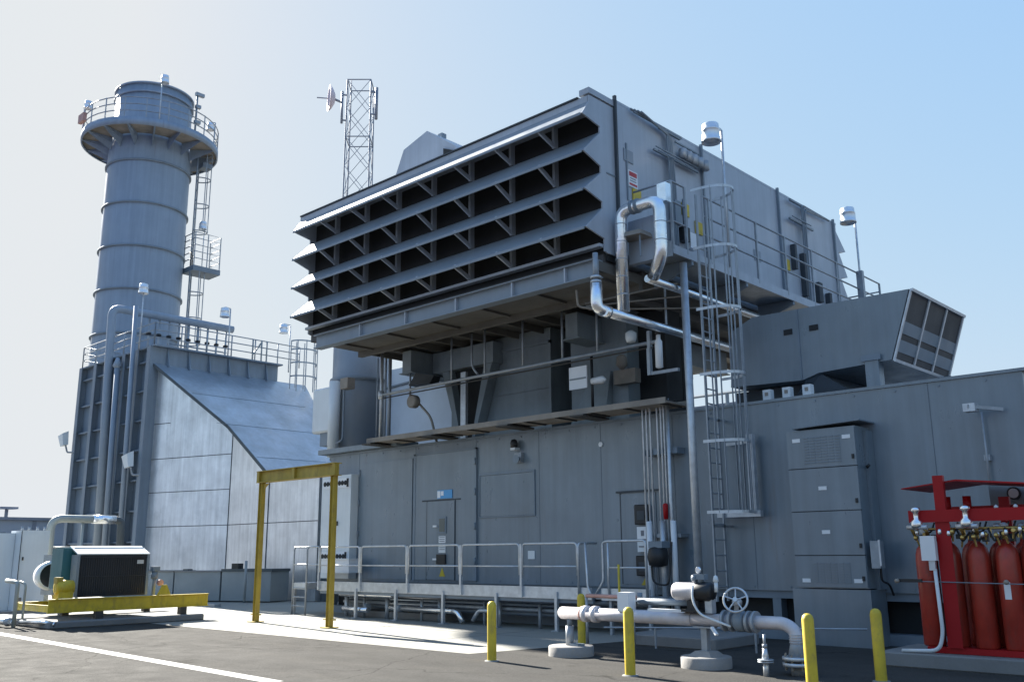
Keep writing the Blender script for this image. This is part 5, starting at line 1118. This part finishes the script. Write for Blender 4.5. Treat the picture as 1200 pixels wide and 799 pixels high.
# ------------------------------------------------------------------ light, sky, camera
SUN_EL = 33.0
sd_ = Vector((-math.cos(R(SUN_EL)) * math.cos(R(8.5)), math.cos(R(SUN_EL)) * math.sin(R(8.5)), math.sin(R(SUN_EL))))   # towards the sun
sun = bpy.data.lights.new('sun', 'SUN'); sun.energy = 5.0; sun.angle = R(.53); sun.color = (1, .95, .86)
so = bpy.data.objects.new('sun', sun); COL.objects.link(so); so.rotation_euler = sd_.to_track_quat('Z', 'Y').to_euler()
w = bpy.data.worlds.new('World'); SC.world = w; w.use_nodes = True
nt = w.node_tree; bg = nt.nodes['Background']; sky = nt.nodes.new('ShaderNodeTexSky'); sky.sky_type = 'NISHITA'
sky.sun_disc = False; sky.sun_elevation = R(SUN_EL); sky.sun_rotation = math.atan2(sd_.x, sd_.y)
sky.air_density = 1.0; sky.dust_density = 1.0; sky.ozone_density = 1.0; sky.altitude = 0
EXPO = 2.0
sep = nt.nodes.new('ShaderNodeSeparateColor'); cmb = nt.nodes.new('ShaderNodeCombineColor'); nt.links.new(sky.outputs[0], sep.inputs[0])
def op(kind, a, b):
    q = nt.nodes.new('ShaderNodeMath'); q.operation = kind
    for n_, v_ in ((0, a), (1, b)):
        if isinstance(v_, (int, float)): q.inputs[n_].default_value = v_
        else: nt.links.new(v_, q.inputs[n_])
    return q.outputs[0]
for i, (c_, k) in enumerate(((2.19, .95), (1.05, .905), (None, 1.01))):      # film-like shoulder of the bright sky, channel by channel
    v_ = op('MINIMUM', op('MAXIMUM', sep.outputs[i], .3), 11.0)
    v_ = op('DIVIDE', v_, op('ADD', v_, c_)) if c_ else op('POWER', v_, -.07)
    nt.links.new(op('MULTIPLY', v_, k * 10 / 2 ** EXPO), cmb.inputs[i])
nt.links.new(cmb.outputs[0], bg.inputs['Color']); bg.inputs['Strength'].default_value = .1
cam = bpy.data.cameras.new('camera'); cam.sensor_width = 36; cam.lens = 36 * 1090.147 / 1200; cam.clip_end = 3000; cam.clip_start = .05
co = bpy.data.objects.new('camera', cam); COL.objects.link(co); SC.camera = co
yaw, pit, rol = R(-43.158), R(12.822), R(-.4657)
f = Vector((math.sin(yaw) * math.cos(pit), math.cos(yaw) * math.cos(pit), math.sin(pit)))
r = f.cross(Vector((0, 0, 1))).normalized(); u = r.cross(f)
r2 = r * math.cos(rol) + u * math.sin(rol); u2 = -r * math.sin(rol) + u * math.cos(rol)
mw = Matrix((( r2.x, u2.x, -f.x, 0), (r2.y, u2.y, -f.y, 0), (r2.z, u2.z, -f.z, 1.7), (0, 0, 0, 1))); co.matrix_world = mw
SC.view_settings.view_transform = 'Standard'; SC.view_settings.look = 'None'; SC.view_settings.exposure = EXPO; SC.view_settings.gamma = 1
SC.view_settings.use_curve_mapping = False
SC.cycles.max_bounces = 6
for o in bpy.data.objects:
    if '_o' in o: del o['_o']
